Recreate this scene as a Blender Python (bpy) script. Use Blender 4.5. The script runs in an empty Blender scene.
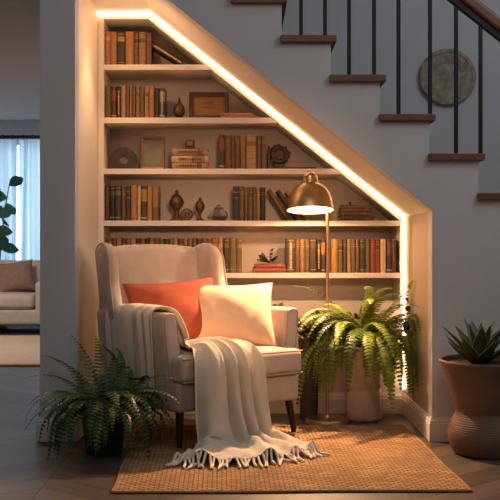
import bpy, bmesh, math, random
from math import sin, cos, pi, radians, sqrt
from mathutils import Vector, Matrix

C = bpy.context.scene.collection
FOC, CD, H, VX, VY = 900.0, 4.39, 0.9415, 240.0, 248.0   # focal (px), distance to stair wall, eye height, principal point

def at(px, py, Y):
    d = CD + Y
    return Vector(((px - VX) / FOC * d, Y, H + (VY - py) / FOC * d))
def xat(px, Y): return (px - VX) / FOC * (CD + Y)
def zat(py, Y): return H + (VY - py) / FOC * (CD + Y)

# ------------------------------------------------------------------ materials
MATS = {}
def new_mat(name):
    m = bpy.data.materials.new(name); m.use_nodes = True
    nt = m.node_tree; b = nt.nodes['Principled BSDF']
    return m, nt, b
def N(nt, t, **kw):
    n = nt.nodes.new(t)
    for k, v in kw.items():
        if hasattr(n, k): setattr(n, k, v)
        else: n.inputs[k].default_value = v
    return n
def srgb(r, g, b):
    f = lambda c: ((c/255) / 12.92) if c/255 <= .04045 else (((c/255) + .055) / 1.055) ** 2.4
    return (f(r), f(g), f(b), 1)
def mul(c, k): return (min(1, c[0]*k), min(1, c[1]*k), min(1, c[2]*k), 1)

def mat(name, col, rough=.6, metal=0, noise=.12, nscale=20, bump=0, bscale=200, sheen=0, coat=0, coords='Object'):
    if name in MATS: return MATS[name]
    m, nt, b = new_mat(name)
    tc = N(nt, 'ShaderNodeTexCoord')
    nz = N(nt, 'ShaderNodeTexNoise'); nz.inputs['Scale'].default_value = nscale; nz.inputs['Detail'].default_value = 5
    nt.links.new(tc.outputs[coords], nz.inputs['Vector'])
    rp = N(nt, 'ShaderNodeValToRGB')
    rp.color_ramp.elements[0].position = .3; rp.color_ramp.elements[1].position = .7
    rp.color_ramp.elements[0].color = mul(col, 1 - noise); rp.color_ramp.elements[1].color = mul(col, 1 + noise)
    nt.links.new(nz.outputs['Fac'], rp.inputs['Fac']); nt.links.new(rp.outputs['Color'], b.inputs['Base Color'])
    b.inputs['Roughness'].default_value = rough; b.inputs['Metallic'].default_value = metal
    if sheen:
        b.inputs['Sheen Weight'].default_value = sheen; b.inputs['Sheen Roughness'].default_value = .5
    if coat: b.inputs['Coat Weight'].default_value = coat
    if bump:
        n2 = N(nt, 'ShaderNodeTexNoise'); n2.inputs['Scale'].default_value = bscale; n2.inputs['Detail'].default_value = 3
        nt.links.new(tc.outputs[coords], n2.inputs['Vector'])
        bp = N(nt, 'ShaderNodeBump'); bp.inputs['Strength'].default_value = bump; bp.inputs['Distance'].default_value = .004
        nt.links.new(n2.outputs['Fac'], bp.inputs['Height']); nt.links.new(bp.outputs['Normal'], b.inputs['Normal'])
    MATS[name] = m
    return m

def emis(name, col, strength):
    m, nt, b = new_mat(name)
    nt.nodes.remove(b)
    e = N(nt, 'ShaderNodeEmission'); e.inputs['Color'].default_value = col; e.inputs['Strength'].default_value = strength
    nt.links.new(e.outputs[0], nt.nodes['Material Output'].inputs['Surface'])
    return m

def leaf_mat(name, c1, c2, trans=.35, rough=.45):
    m, nt, b = new_mat(name)
    tc = N(nt, 'ShaderNodeTexCoord'); nz = N(nt, 'ShaderNodeTexNoise'); nz.inputs['Scale'].default_value = 9
    nt.links.new(tc.outputs['Object'], nz.inputs['Vector'])
    oi = N(nt, 'ShaderNodeObjectInfo')
    ad = N(nt, 'ShaderNodeMath', operation='ADD'); nt.links.new(nz.outputs['Fac'], ad.inputs[0])
    mu = N(nt, 'ShaderNodeMath', operation='MULTIPLY_ADD'); nt.links.new(oi.outputs['Random'], mu.inputs[0]); mu.inputs[1].default_value = .7; mu.inputs[2].default_value = -.35
    nt.links.new(mu.outputs[0], ad.inputs[1])
    rp = N(nt, 'ShaderNodeValToRGB'); rp.color_ramp.elements[0].position = .2; rp.color_ramp.elements[1].position = .8
    rp.color_ramp.elements[0].color = c1; rp.color_ramp.elements[1].color = c2
    nt.links.new(ad.outputs[0], rp.inputs['Fac']); nt.links.new(rp.outputs['Color'], b.inputs['Base Color'])
    b.inputs['Roughness'].default_value = rough
    t = N(nt, 'ShaderNodeBsdfTranslucent'); nt.links.new(rp.outputs['Color'], t.inputs['Color'])
    mx = N(nt, 'ShaderNodeMixShader'); mx.inputs[0].default_value = trans
    nt.links.new(b.outputs[0], mx.inputs[1]); nt.links.new(t.outputs[0], mx.inputs[2])
    nt.links.new(mx.outputs[0], nt.nodes['Material Output'].inputs['Surface'])
    return m

def weave_mat(name, col, scale, rough=.9, bump=.5, sheen=.3, noise=.1, dist=.002):
    """fabric: two crossed wave textures for the yarns"""
    m, nt, b = new_mat(name)
    tc = N(nt, 'ShaderNodeTexCoord')
    nz = N(nt, 'ShaderNodeTexNoise'); nz.inputs['Scale'].default_value = 14; nz.inputs['Detail'].default_value = 6
    nt.links.new(tc.outputs['Object'], nz.inputs['Vector'])
    rp = N(nt, 'ShaderNodeValToRGB'); rp.color_ramp.elements[0].position = .3; rp.color_ramp.elements[1].position = .7
    rp.color_ramp.elements[0].color = mul(col, 1 - noise); rp.color_ramp.elements[1].color = mul(col, 1 + noise)
    nt.links.new(nz.outputs['Fac'], rp.inputs['Fac']); nt.links.new(rp.outputs['Color'], b.inputs['Base Color'])
    w1 = N(nt, 'ShaderNodeTexWave'); w1.bands_direction = 'X'; w1.inputs['Scale'].default_value = scale; w1.inputs['Distortion'].default_value = .6
    w2 = N(nt, 'ShaderNodeTexWave'); w2.bands_direction = 'Z'; w2.inputs['Scale'].default_value = scale; w2.inputs['Distortion'].default_value = .6
    nt.links.new(tc.outputs['Object'], w1.inputs['Vector']); nt.links.new(tc.outputs['Object'], w2.inputs['Vector'])
    ad = N(nt, 'ShaderNodeMath', operation='ADD'); nt.links.new(w1.outputs['Fac'], ad.inputs[0]); nt.links.new(w2.outputs['Fac'], ad.inputs[1])
    bp = N(nt, 'ShaderNodeBump'); bp.inputs['Strength'].default_value = bump; bp.inputs['Distance'].default_value = dist
    nt.links.new(ad.outputs[0], bp.inputs['Height']); nt.links.new(bp.outputs['Normal'], b.inputs['Normal'])
    b.inputs['Roughness'].default_value = rough; b.inputs['Sheen Weight'].default_value = sheen
    return m

def floor_mat():
    m, nt, b = new_mat('chevron_floor')
    L = nt.links.new
    tc = N(nt, 'ShaderNodeTexCoord'); sp = N(nt, 'ShaderNodeSeparateXYZ'); L(tc.outputs['Object'], sp.inputs[0])
    W = .95
    dv = N(nt, 'ShaderNodeMath', operation='MULTIPLY_ADD'); L(sp.outputs['X'], dv.inputs[0]); dv.inputs[1].default_value = 1/W; dv.inputs[2].default_value = 20.32
    fr = N(nt, 'ShaderNodeMath', operation='FRACT'); L(dv.outputs[0], fr.inputs[0])
    sb = N(nt, 'ShaderNodeMath', operation='SUBTRACT'); L(fr.outputs[0], sb.inputs[0]); sb.inputs[1].default_value = .5
    ab = N(nt, 'ShaderNodeMath', operation='ABSOLUTE'); L(sb.outputs[0], ab.inputs[0])      # 0..0.5
    sk = N(nt, 'ShaderNodeMath', operation='MULTIPLY'); L(ab.outputs[0], sk.inputs[0]); sk.inputs[1].default_value = W*.75
    vv = N(nt, 'ShaderNodeMath', operation='ADD'); L(sp.outputs['Y'], vv.inputs[0]); L(sk.outputs[0], vv.inputs[1])
    PW = .17
    pv = N(nt, 'ShaderNodeMath', operation='MULTIPLY_ADD'); L(vv.outputs[0], pv.inputs[0]); pv.inputs[1].default_value = 1/PW; pv.inputs[2].default_value = 100
    pf = N(nt, 'ShaderNodeMath', operation='FRACT'); L(pv.outputs[0], pf.inputs[0])
    pi_ = N(nt, 'ShaderNodeMath', operation='FLOOR'); L(pv.outputs[0], pi_.inputs[0])
    hx = N(nt, 'ShaderNodeMath', operation='MULTIPLY_ADD'); L(dv.outputs[0], hx.inputs[0]); hx.inputs[1].default_value = 2; hx.inputs[2].default_value = 0
    hf = N(nt, 'ShaderNodeMath', operation='FLOOR'); L(hx.outputs[0], hf.inputs[0])
    hfr = N(nt, 'ShaderNodeMath', operation='FRACT'); L(hx.outputs[0], hfr.inputs[0])
    cb = N(nt, 'ShaderNodeCombineXYZ'); L(pi_.outputs[0], cb.inputs[0]); L(hf.outputs[0], cb.inputs[1])
    wn = N(nt, 'ShaderNodeTexWhiteNoise'); L(cb.outputs[0], wn.inputs['Vector'])
    # seams
    def seam(fac, w):
        s1 = N(nt, 'ShaderNodeMath', operation='SUBTRACT'); L(fac, s1.inputs[0]); s1.inputs[1].default_value = .5
        s2 = N(nt, 'ShaderNodeMath', operation='ABSOLUTE'); L(s1.outputs[0], s2.inputs[0])
        s3 = N(nt, 'ShaderNodeMath', operation='GREATER_THAN'); L(s2.outputs[0], s3.inputs[0]); s3.inputs[1].default_value = .5 - w
        return s3.outputs[0]
    mx = N(nt, 'ShaderNodeMath', operation='MAXIMUM'); L(seam(pf.outputs[0], .018), mx.inputs[0]); L(seam(hfr.outputs[0], .006), mx.inputs[1])
    # grain
    gm = N(nt, 'ShaderNodeCombineXYZ'); L(sp.outputs['X'], gm.inputs[0]); 
    g5 = N(nt, 'ShaderNodeMath', operation='MULTIPLY'); L(vv.outputs[0], g5.inputs[0]); g5.inputs[1].default_value = 9; L(g5.outputs[0], gm.inputs[1]); L(wn.outputs['Value'], gm.inputs[2])
    nz = N(nt, 'ShaderNodeTexNoise'); nz.inputs['Scale'].default_value = 5; nz.inputs['Detail'].default_value = 8; L(gm.outputs[0], nz.inputs['Vector'])
    a = N(nt, 'ShaderNodeMath', operation='MULTIPLY_ADD'); L(wn.outputs['Value'], a.inputs[0]); a.inputs[1].default_value = .5; L(nz.outputs['Fac'], a.inputs[2])
    rp = N(nt, 'ShaderNodeValToRGB'); rp.color_ramp.elements[0].position = .3; rp.color_ramp.elements[1].position = 1.1
    rp.color_ramp.elements[0].color = srgb(54, 44, 38); rp.color_ramp.elements[1].color = srgb(100, 84, 72)
    L(a.outputs[0], rp.inputs['Fac'])
    mc = N(nt, 'ShaderNodeMix', data_type='RGBA'); L(mx.outputs[0], mc.inputs['Factor']); L(rp.outputs['Color'], mc.inputs['A']); mc.inputs['B'].default_value = srgb(28, 23, 20)
    L(mc.outputs['Result'], b.inputs['Base Color'])
    b.inputs['Roughness'].default_value = .46
    bp = N(nt, 'ShaderNodeBump'); bp.inputs['Strength'].default_value = .5; bp.inputs['Distance'].default_value = .002; bp.invert = True
    L(mx.outputs[0], bp.inputs['Height']); L(bp.outputs['Normal'], b.inputs['Normal'])
    return m

def rug_mat():
    m, nt, b = new_mat('jute')
    L = nt.links.new
    tc = N(nt, 'ShaderNodeTexCoord')
    br = N(nt, 'ShaderNodeTexBrick'); br.inputs['Scale'].default_value = 1
    br.inputs['Brick Width'].default_value = .038; br.inputs['Row Height'].default_value = .019; br.inputs['Mortar Size'].default_value = .0048
    br.inputs['Mortar Smooth'].default_value = 1.0
    br.inputs['Color1'].default_value = srgb(210, 170, 118); br.inputs['Color2'].default_value = srgb(182, 138, 92); br.inputs['Mortar'].default_value = srgb(120, 82, 50)
    dn = N(nt, 'ShaderNodeTexNoise'); dn.inputs['Scale'].default_value = 30; L(tc.outputs['Object'], dn.inputs['Vector'])
    vm = N(nt, 'ShaderNodeVectorMath', operation='MULTIPLY_ADD'); L(dn.outputs['Color'], vm.inputs[0]); vm.inputs[1].default_value = (.006, .006, 0); L(tc.outputs['Object'], vm.inputs[2])
    L(vm.outputs[0], br.inputs['Vector'])
    nz = N(nt, 'ShaderNodeTexNoise'); nz.inputs['Scale'].default_value = 3.5; nz.inputs['Detail'].default_value = 4; L(tc.outputs['Object'], nz.inputs['Vector'])
    rp = N(nt, 'ShaderNodeValToRGB'); rp.color_ramp.elements[0].position = .3; rp.color_ramp.elements[1].position = .75
    rp.color_ramp.elements[0].color = (.72, .68, .62, 1); rp.color_ramp.elements[1].color = (1.15, 1.12, 1.1, 1); L(nz.outputs['Fac'], rp.inputs['Fac'])
    mx = N(nt, 'ShaderNodeMix', data_type='RGBA', blend_type='MULTIPLY'); mx.inputs['Factor'].default_value = 1
    L(br.outputs['Color'], mx.inputs['A']); L(rp.outputs['Color'], mx.inputs['B']); L(mx.outputs['Result'], b.inputs['Base Color'])
    b.inputs['Roughness'].default_value = .95
    bp = N(nt, 'ShaderNodeBump'); bp.inputs['Strength'].default_value = 1; bp.inputs['Distance'].default_value = .008; bp.invert = True
    L(br.outputs['Fac'], bp.inputs['Height']); L(bp.outputs['Normal'], b.inputs['Normal'])
    return m

def wood_mat(name, c1, c2, rough=.4, scale=(2, 30, 30)):
    m, nt, b = new_mat(name)
    tc = N(nt, 'ShaderNodeTexCoord'); mp = N(nt, 'ShaderNodeMapping'); mp.inputs['Scale'].default_value = scale
    nt.links.new(tc.outputs['Object'], mp.inputs['Vector'])
    nz = N(nt, 'ShaderNodeTexNoise'); nz.inputs['Scale'].default_value = 3; nz.inputs['Detail'].default_value = 7; nz.inputs['Distortion'].default_value = .6
    nt.links.new(mp.outputs[0], nz.inputs['Vector'])
    rp = N(nt, 'ShaderNodeValToRGB'); rp.color_ramp.elements[0].position = .3; rp.color_ramp.elements[1].position = .7
    rp.color_ramp.elements[0].color = c1; rp.color_ramp.elements[1].color = c2
    nt.links.new(nz.outputs['Fac'], rp.inputs['Fac']); nt.links.new(rp.outputs['Color'], b.inputs['Base Color'])
    b.inputs['Roughness'].default_value = rough
    return m

BOOKMATS = {}
def book_mat(col, style, patch=None):
    """cloth/leather spine; style picks the gilt bands and title patch along the height"""
    key = (col, style, patch)
    if key in BOOKMATS: return BOOKMATS[key]
    m, nt, b = new_mat('book_cover')
    L = nt.links.new
    tc = N(nt, 'ShaderNodeTexCoord'); sp = N(nt, 'ShaderNodeSeparateXYZ'); L(tc.outputs['Generated'], sp.inputs[0])
    base = srgb(*col); gold = srgb(190, 150, 84); dark = mul(base, .45)
    pc = srgb(*patch) if patch else mul(base, 1.5)
    stops = {0: [(0, base)],
             1: [(0, base), (.08, gold), (.095, base), (.70, dark), (.715, pc), (.86, dark), (.875, base), (.93, gold), (.945, base)],
             2: [(0, base), (.12, dark), (.135, base), (.3, dark), (.315, base), (.5, dark), (.515, base), (.66, gold), (.675, dark), (.82, gold), (.835, base), (.94, dark), (.955, base)],
             3: [(0, base), (.06, gold), (.10, base), (.55, pc), (.9, base)],
             4: [(0, base), (.05, dark), (.065, base), (.78, gold), (.79, base), (.84, gold), (.85, base)],
             5: [(0, base), (.38, mul(base, .6)), (.4, pc), (.97, base)]}[style]
    rp = N(nt, 'ShaderNodeValToRGB'); rp.color_ramp.interpolation = 'CONSTANT'
    els = rp.color_ramp.elements
    els[0].position = 0; els[0].color = stops[0][1]
    els.remove(els[1])
    for p, c in stops[1:]:
        e = els.new(p); e.color = c
    L(sp.outputs['Z'], rp.inputs['Fac'])
    nz = N(nt, 'ShaderNodeTexNoise'); nz.inputs['Scale'].default_value = 60; nz.inputs['Detail'].default_value = 4
    L(tc.outputs['Object'], nz.inputs['Vector'])
    r2 = N(nt, 'ShaderNodeValToRGB'); r2.color_ramp.elements[0].position = .3; r2.color_ramp.elements[1].position = .7
    r2.color_ramp.elements[0].color = (.78, .78, .78, 1); r2.color_ramp.elements[1].color = (1.1, 1.1, 1.1, 1)
    L(nz.outputs['Fac'], r2.inputs['Fac'])
    mx = N(nt, 'ShaderNodeMix', data_type='RGBA', blend_type='MULTIPLY'); mx.inputs['Factor'].default_value = 1
    L(rp.outputs['Color'], mx.inputs['A']); L(r2.outputs['Color'], mx.inputs['B']); L(mx.outputs['Result'], b.inputs['Base Color'])
    b.inputs['Roughness'].default_value = .55
    BOOKMATS[key] = m
    return m

# ------------------------------------------------------------------ mesh helpers
class MB:
    def __init__(s): s.v, s.f = [], []
    def add(s, v, f):
        o = len(s.v); s.v += [tuple(p) for p in v]; s.f += [tuple(i + o for i in q) for q in f]; return s
    def box(s, x0, x1, y0, y1, z0, z1):
        v = [(x, y, z) for x in (x0, x1) for y in (y0, y1) for z in (z0, z1)]
        return s.add(v, [(0,1,3,2),(4,6,7,5),(0,4,5,1),(2,3,7,6),(0,2,6,4),(1,5,7,3)])
    def prism(s, pts, a0, a1, axis='y'):
        """polygon extruded; pts are (x,z) for axis y, (y,z) for axis x, (x,y) for axis z"""
        n = len(pts)
        mk = {'y': lambda p, a: (p[0], a, p[1]), 'x': lambda p, a: (a, p[0], p[1]), 'z': lambda p, a: (p[0], p[1], a)}[axis]
        v = [mk(p, a0) for p in pts] + [mk(p, a1) for p in pts]
        return s.add(v, [tuple(range(n)), tuple(range(2*n-1, n-1, -1))] + [(i, (i+1) % n, n+(i+1) % n, n+i) for i in range(n)])
    def lathe(s, prof, c=(0,0,0), n=32, cap=True):
        v = []
        for r, z in prof:
            for k in range(n):
                a = 2*pi*k/n; v.append((c[0]+r*cos(a), c[1]+r*sin(a), c[2]+z))
        f = []
        for i in range(len(prof)-1):
            for k in range(n):
                f.append((i*n+k, i*n+(k+1) % n, (i+1)*n+(k+1) % n, (i+1)*n+k))
        if cap:
            f.append(tuple(range(n-1, -1, -1))); f.append(tuple((len(prof)-1)*n+k for k in range(n)))
        return s.add(v, f)
    def tube(s, pts, rad, n=8, closed=False, cap=True):
        pts = [Vector(p) for p in pts]; m = len(pts)
        rad = rad if isinstance(rad, (list, tuple)) else [rad]*m
        v, f = [], []; up = None
        for i, p in enumerate(pts):
            a = pts[(i+1) % m] if (closed or i < m-1) else p; b0 = pts[i-1] if (closed or i > 0) else p
            t = (a - b0).normalized()
            if up is None:
                up = Vector((0,0,1)) if abs(t.z) < .9 else Vector((1,0,0))
            e1 = (up - t*up.dot(t)).normalized(); up = e1; e2 = t.cross(e1)
            for k in range(n):
                q = 2*pi*k/n; v.append(p + (e1*cos(q) + e2*sin(q))*rad[i])
        for i in range(m if closed else m-1):
            j = (i+1) % m
            for k in range(n): f.append((i*n+k, i*n+(k+1) % n, j*n+(k+1) % n, j*n+k))
        if cap and not closed:
            f.append(tuple(range(n-1, -1, -1))); f.append(tuple((m-1)*n+k for k in range(n)))
        return s.add(v, f)
    def rbox(s, x0, x1, y0, y1, z0, z1, r, k=4, m=8, fn=None):
        """rounded box with an inner grid; fn(p, unit) may deform a point"""
        c = Vector(((x0+x1)/2, (y0+y1)/2, (z0+z1)/2)); h = ((x1-x0)/2, (y1-y0)/2, (z1-z0)/2)
        r = min(r, min(h)*.99)
        def line(a):
            q = [-a + r*(i/k) for i in range(k)] + [-(a-r) + 2*(a-r)*i/m for i in range(m)] + [(a-r) + r*i/k for i in range(k+1)]
            return q
        ln = [line(a) for a in h]; idx = {}; v = []; f = []
        def put(p):
            key = tuple(round(t, 6) for t in p)
            if key in idx: return idx[key]
            inner = Vector([max(-(h[i]-r), min(h[i]-r, p[i])) for i in range(3)])
            d = Vector(p) - inner
            q = inner + d.normalized()*r if d.length > 1e-9 else Vector(p)
            u = Vector((q.x/h[0], q.y/h[1], q.z/h[2])); q = q + c
            if fn: q = Vector(fn(q, u))
            idx[key] = len(v); v.append(q); return idx[key]
        for ax in range(3):
            a, b = (ax+1) % 3, (ax+2) % 3
            for sg in (-1, 1):
                for i in range(len(ln[a])-1):
                    for j in range(len(ln[b])-1):
                        quad = []
                        for (ii, jj) in ((i,j),(i+1,j),(i+1,j+1),(i,j+1)):
                            p = [0,0,0]; p[ax] = sg*h[ax]; p[a] = ln[a][ii]; p[b] = ln[b][jj]
                            quad.append(put(p))
                        if len(set(quad)) == 4: f.append(tuple(quad if sg > 0 else quad[::-1]))
        return s.add(v, f)
    def obj(s, name, m=None, parent=None, smooth=True, bevel=0, seg=2, sub=0, sharp=40, recalc=True):
        me = bpy.data.meshes.new(name); me.from_pydata(s.v, [], s.f); me.update()
        if recalc:
            bm = bmesh.new(); bm.from_mesh(me); bmesh.ops.recalc_face_normals(bm, faces=bm.faces); bm.to_mesh(me); bm.free()
        if smooth:
            me.shade_smooth()
            if not sub: me.set_sharp_from_angle(angle=radians(sharp))
        o = bpy.data.objects.new(name, me); C.objects.link(o)
        if m: me.materials.append(m)
        if parent: o.parent = parent
        if bevel:
            b = o.modifiers.new('bevel', 'BEVEL'); b.width = bevel; b.segments = seg; b.limit_method = 'ANGLE'; b.angle_limit = radians(35)
        if sub:
            b = o.modifiers.new('sub', 'SUBSURF'); b.levels = sub; b.render_levels = sub
        return o

def tag(o, label, cat, group=None):
    o['label'] = label; o['category'] = cat
    if group: o['group'] = group
    return o
def thing(name, label, cat, loc=(0,0,0), rot=(0,0,0), group=None):
    o = bpy.data.objects.new(name, None); C.objects.link(o); o.empty_display_size = .05
    o.location = loc; o.rotation_euler = rot
    return tag(o, label, cat, group)
def struct(o): o['kind'] = 'structure'; return o
def copy_tree(o, parent=None):
    c = o.copy(); C.objects.link(c)
    if parent: c.parent = parent
    for ch in list(o.children): copy_tree(ch, c)
    return c

def cat1(p0, p1, p2, p3, t):
    return .5*((2*p1) + (p2-p0)*t + (2*p0-5*p1+4*p2-p3)*t*t + (3*p1-p0-3*p2+p3)*t*t*t)
def catmull(pts, t):
    """t in 0..len-1"""
    n = len(pts); i = min(int(t), n-2); u = t - i
    g = lambda k: pts[max(0, min(n-1, k))]
    return cat1(g(i-1), g(i), g(i+1), g(i+2), u)

# ------------------------------------------------------------------ palette
WALL   = mat('painted_wall', srgb(206, 203, 200), rough=.85, noise=.02, nscale=3, bump=.05, bscale=120)
WALLB  = mat('painted_wall_stairs', srgb(192, 194, 196), rough=.85, noise=.03, nscale=2, bump=.05, bscale=120)
CREAM  = mat('cream_paint', srgb(226, 216, 203), rough=.6, noise=.015, nscale=4)
BACKP  = mat('bookcase_back', srgb(210, 197, 184), rough=.75, noise=.02, nscale=4)
CEIL   = mat('ceiling_paint', srgb(190, 186, 186), rough=.9, noise=.02, nscale=2)
TREAD  = wood_mat('tread_wood', srgb(104, 66, 44), srgb(132, 86, 58), .45, (2, 2, 20))
RAILW  = wood_mat('rail_wood', srgb(96, 58, 36), srgb(134, 84, 52), .38, (3, 20, 20))
BLACK  = mat('black_metal', srgb(14, 13, 14), rough=.5, metal=.2, noise=.1)
FLOOR  = floor_mat()
JUTE   = rug_mat()
FABRIC = weave_mat('armchair_linen', srgb(188, 172, 156), 260, bump=.35, sheen=.25)
PIPE   = mat('piping_linen', srgb(166, 150, 135), rough=.9)
LEGW   = wood_mat('dark_leg_wood', srgb(30, 22, 18), srgb(48, 35, 28), .35)
TERRA  = weave_mat('terracotta_linen', srgb(176, 80, 48), 220, bump=.5, sheen=.05, noise=.12)
PEACH  = weave_mat('peach_linen', srgb(246, 204, 164), 220, bump=.5, sheen=.3, noise=.06)
KNIT   = weave_mat('cream_knit', srgb(232, 220, 198), 120, bump=.6, sheen=.4, noise=.05, dist=.003)
BRASS  = mat('brushed_brass', srgb(188, 160, 124), rough=.36, metal=1, noise=.06, nscale=30)
LINING = mat('shade_lining', srgb(250, 240, 225), rough=.6, noise=.01)
PAGES  = mat('page_paper', srgb(206, 184, 146), rough=.9, noise=.1, nscale=80)
BRONZE = mat('aged_bronze', srgb(104, 76, 54), rough=.45, metal=.55, noise=.35, nscale=40, bump=.3, bscale=120)
SOIL   = mat('potting_soil', srgb(70, 46, 32), rough=1, noise=.4, nscale=60, bump=1, bscale=90)
GLASS, nt_, b_ = new_mat('clear_glass')
b_.inputs['Base Color'].default_value = (.93, .96, .95, 1); b_.inputs['Roughness'].default_value = .04; b_.inputs['Transmission Weight'].default_value = 1; b_.inputs['IOR'].default_value = 1.3

# ------------------------------------------------------------------ setting
Zt = 2.276; Xl, Xr, Xs = -.805, .937, -.505; Zs = 1.122; DEEP = 1.0
struct(MB().box(-6, 4, -5, 7.2, -.06, 0).obj('floor', FLOOR, smooth=False))

S = CD  # px scale on the stair wall: 205 px per metre
steps = []     # (x_left, x_right, z_top) of every tread
for k in range(-1, 9):
    pl = 231 + 49.2*(k-1); py = -3 + 39.2*(k-1)
    steps.append((xat(pl, 0), xat(pl+56, 0), zat(py, 0)))
TH = .034
outline = [(-.976, 0), (Xl, 0), (Xl, Zt), (Xs, Zt), (Xr, Zs), (Xr, 0), (2.6, 0)]
top = []
x = -.976
ztop0 = steps[0][2] - TH
top.append((-.976, ztop0))
for i, (a, b, z) in enumerate(steps):
    rx = b - .026                     # riser face under the nosing
    zt = z - TH
    zn = steps[i+1][2] - TH if i+1 < len(steps) else zt - .19
    top.append((rx, zt)); top.append((rx, zn))
top = [(p[0], p[1]) for p in top if p[0] < 2.6]
outline += [(2.6, top[-1][1])] + top[::-1]
struct(MB().prism(outline, 0, .10).obj('wall_front', WALL, smooth=False))
struct(MB().box(-.976, Xl, .10, 1.06, 0, 2.6).obj('wall_left', CREAM, smooth=False))
JAMB = mat('cream_paint_dimmed', srgb(190, 170, 152), rough=.7, noise=.015, nscale=4)  # cream paint darkened in its colour to offset excess light on this jamb
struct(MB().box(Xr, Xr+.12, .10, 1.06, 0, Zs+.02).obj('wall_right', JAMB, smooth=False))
dx, dz = .8/sqrt(1.64)*.06, 1/sqrt(1.64)*.06
struct(MB().prism([(Xr, Zs), (Xs, Zt), (Xl, Zt), (Xl, Zt+.06), (Xs+dx*.4, Zt+.06), (Xr+.12, Zs-.096+.13)], .10, 1.06).obj('wall_slope', CREAM, smooth=False))
struct(MB().box(-.976, 2.9, 1.06, 1.16, 0, 4.2).obj('wall_back', WALLB, smooth=False))
struct(MB().box(2.8, 2.9, -5, 1.06, 0, 4.2).obj('wall_side', WALLB, smooth=False))

def skirting(name, pts, t=.016, h=.115):
    """baseboard along a floor path; the room is on the left of the path"""
    m = MB()
    prof = [(0, 0), (t, 0), (t, h*.74), (t*.8, h*.78), (t*.8, h*.86), (t*.45, h*.93), (t*.3, h), (0, h)]
    n = len(pts); rings = []
    for i, p in enumerate(pts):
        p = Vector(p); 
        d1 = (Vector(pts[i]) - Vector(pts[i-1])).normalized() if i else None
        d2 = (Vector(pts[i+1]) - p).normalized() if i < n-1 else None
        n1 = Vector((-d1.y, d1.x)) if d1 else None; n2 = Vector((-d2.y, d2.x)) if d2 else None
        nn = n1 if n2 is None else n2 if n1 is None else (n1+n2)/(1+n1.dot(n2))
        rings.append([(p.x+nn.x*a, p.y+nn.y*a, z) for a, z in prof])
    v = [q for r in rings for q in r]; k = len(prof)
    f = [(i*k+j, i*k+(j+1) % k, (i+1)*k+(j+1) % k, (i+1)*k+j) for i in range(n-1) for j in range(k)]
    f += [tuple(range(k)), tuple(range((n-1)*k+k-1, (n-1)*k-1, -1))]
    return struct(m.add(v, f).obj(name, CREAM, smooth=False))
SB = .745      # face of the wall under the lowest shelf
skirting('baseboard_right', [(2.6, 0), (Xr, 0), (Xr, SB-.001)])
skirting('baseboard_back', [(Xr-.016, SB), (Xl+.016, SB)])
skirting('baseboard_left', [(Xl, SB-.001), (Xl, 0), (-.976, 0), (-.976, 1.0)])

# far room
struct(MB().box(-.976, -.80, 1.16, 7, 0, 2.6).obj('wall_partition', WALL, smooth=False))
struct(MB().box(-6, -.976, .2, 7.2, 2.56, 2.66).obj('ceiling', CEIL, smooth=False))
wx0, wx1, wz0, wz1 = -4.6, -1.5, .35, 2.3
m = MB(); m.box(-6, wx0, 7, 7.15, 0, 2.56); m.box(wx1, -.8, 7, 7.15, 0, 2.56); m.box(wx0, wx1, 7, 7.15, 0, wz0); m.box(wx0, wx1, 7, 7.15, wz1, 2.56)
struct(m.obj('wall_far', WALL, smooth=False))
struct(MB().box(-6.1, -6, .2, 7, 0, 2.6).obj('wall_outer', WALL, smooth=False))
w = bpy.data.objects.new('window_1', None); C.objects.link(w); struct(w)
m = MB(); t = .05
m.box(wx0, wx1, 7.03, 7.10, wz0, wz0+t); m.box(wx0, wx1, 7.03, 7.10, wz1-t, wz1)
for q in range(5):
    xx = wx0 + (wx1-wx0-t)*q/4; m.box(xx, xx+t, 7.03, 7.10, wz0+t, wz1-t)
m.obj('window_frame', CREAM, w, smooth=False)
MB().box(wx0+.01, wx1-.01, 7.06, 7.066, wz0+.01, wz1-.01).obj('window_pane', GLASS, w, smooth=False)

# sheer curtains
m_, nt, b = new_mat('sheer_curtain')
b.inputs['Base Color'].default_value = srgb(214, 226, 234); b.inputs['Roughness'].default_value = .9
tl = N(nt, 'ShaderNodeBsdfTranslucent'); tl.inputs['Color'].default_value = srgb(206, 224, 238)
mx = N(nt, 'ShaderNodeMixShader'); mx.inputs[0].default_value = .7
nt.links.new(b.outputs[0], mx.inputs[1]); nt.links.new(tl.outputs[0], mx.inputs[2]); nt.links.new(mx.outputs[0], nt.nodes['Material Output'].inputs['Surface'])
SHEER = m_
rod_y = 6.84; rod_z = zat(137, rod_y)
rod = thing('curtain_rod', 'dark slim curtain rod over the far window at the left', 'curtain rod', (0, rod_y, rod_z))
MB().tube([(-4.7, 0, 0), (-1.4, 0, 0)], .022, 10).obj('pole', BLACK, rod)
for xx in (-4.7, -1.4):
    MB().lathe([(.001, -.02), (.03, -.012), (.036, 0), (.03, .012), (.001, .02)], (xx, 0, 0), 14).obj('finial', BLACK, rod)
for xx in (-4.4, -1.55):
    MB().box(xx-.012, xx+.012, 0, .155, -.012, .012).obj('bracket', BLACK, rod, smooth=False)
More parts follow.
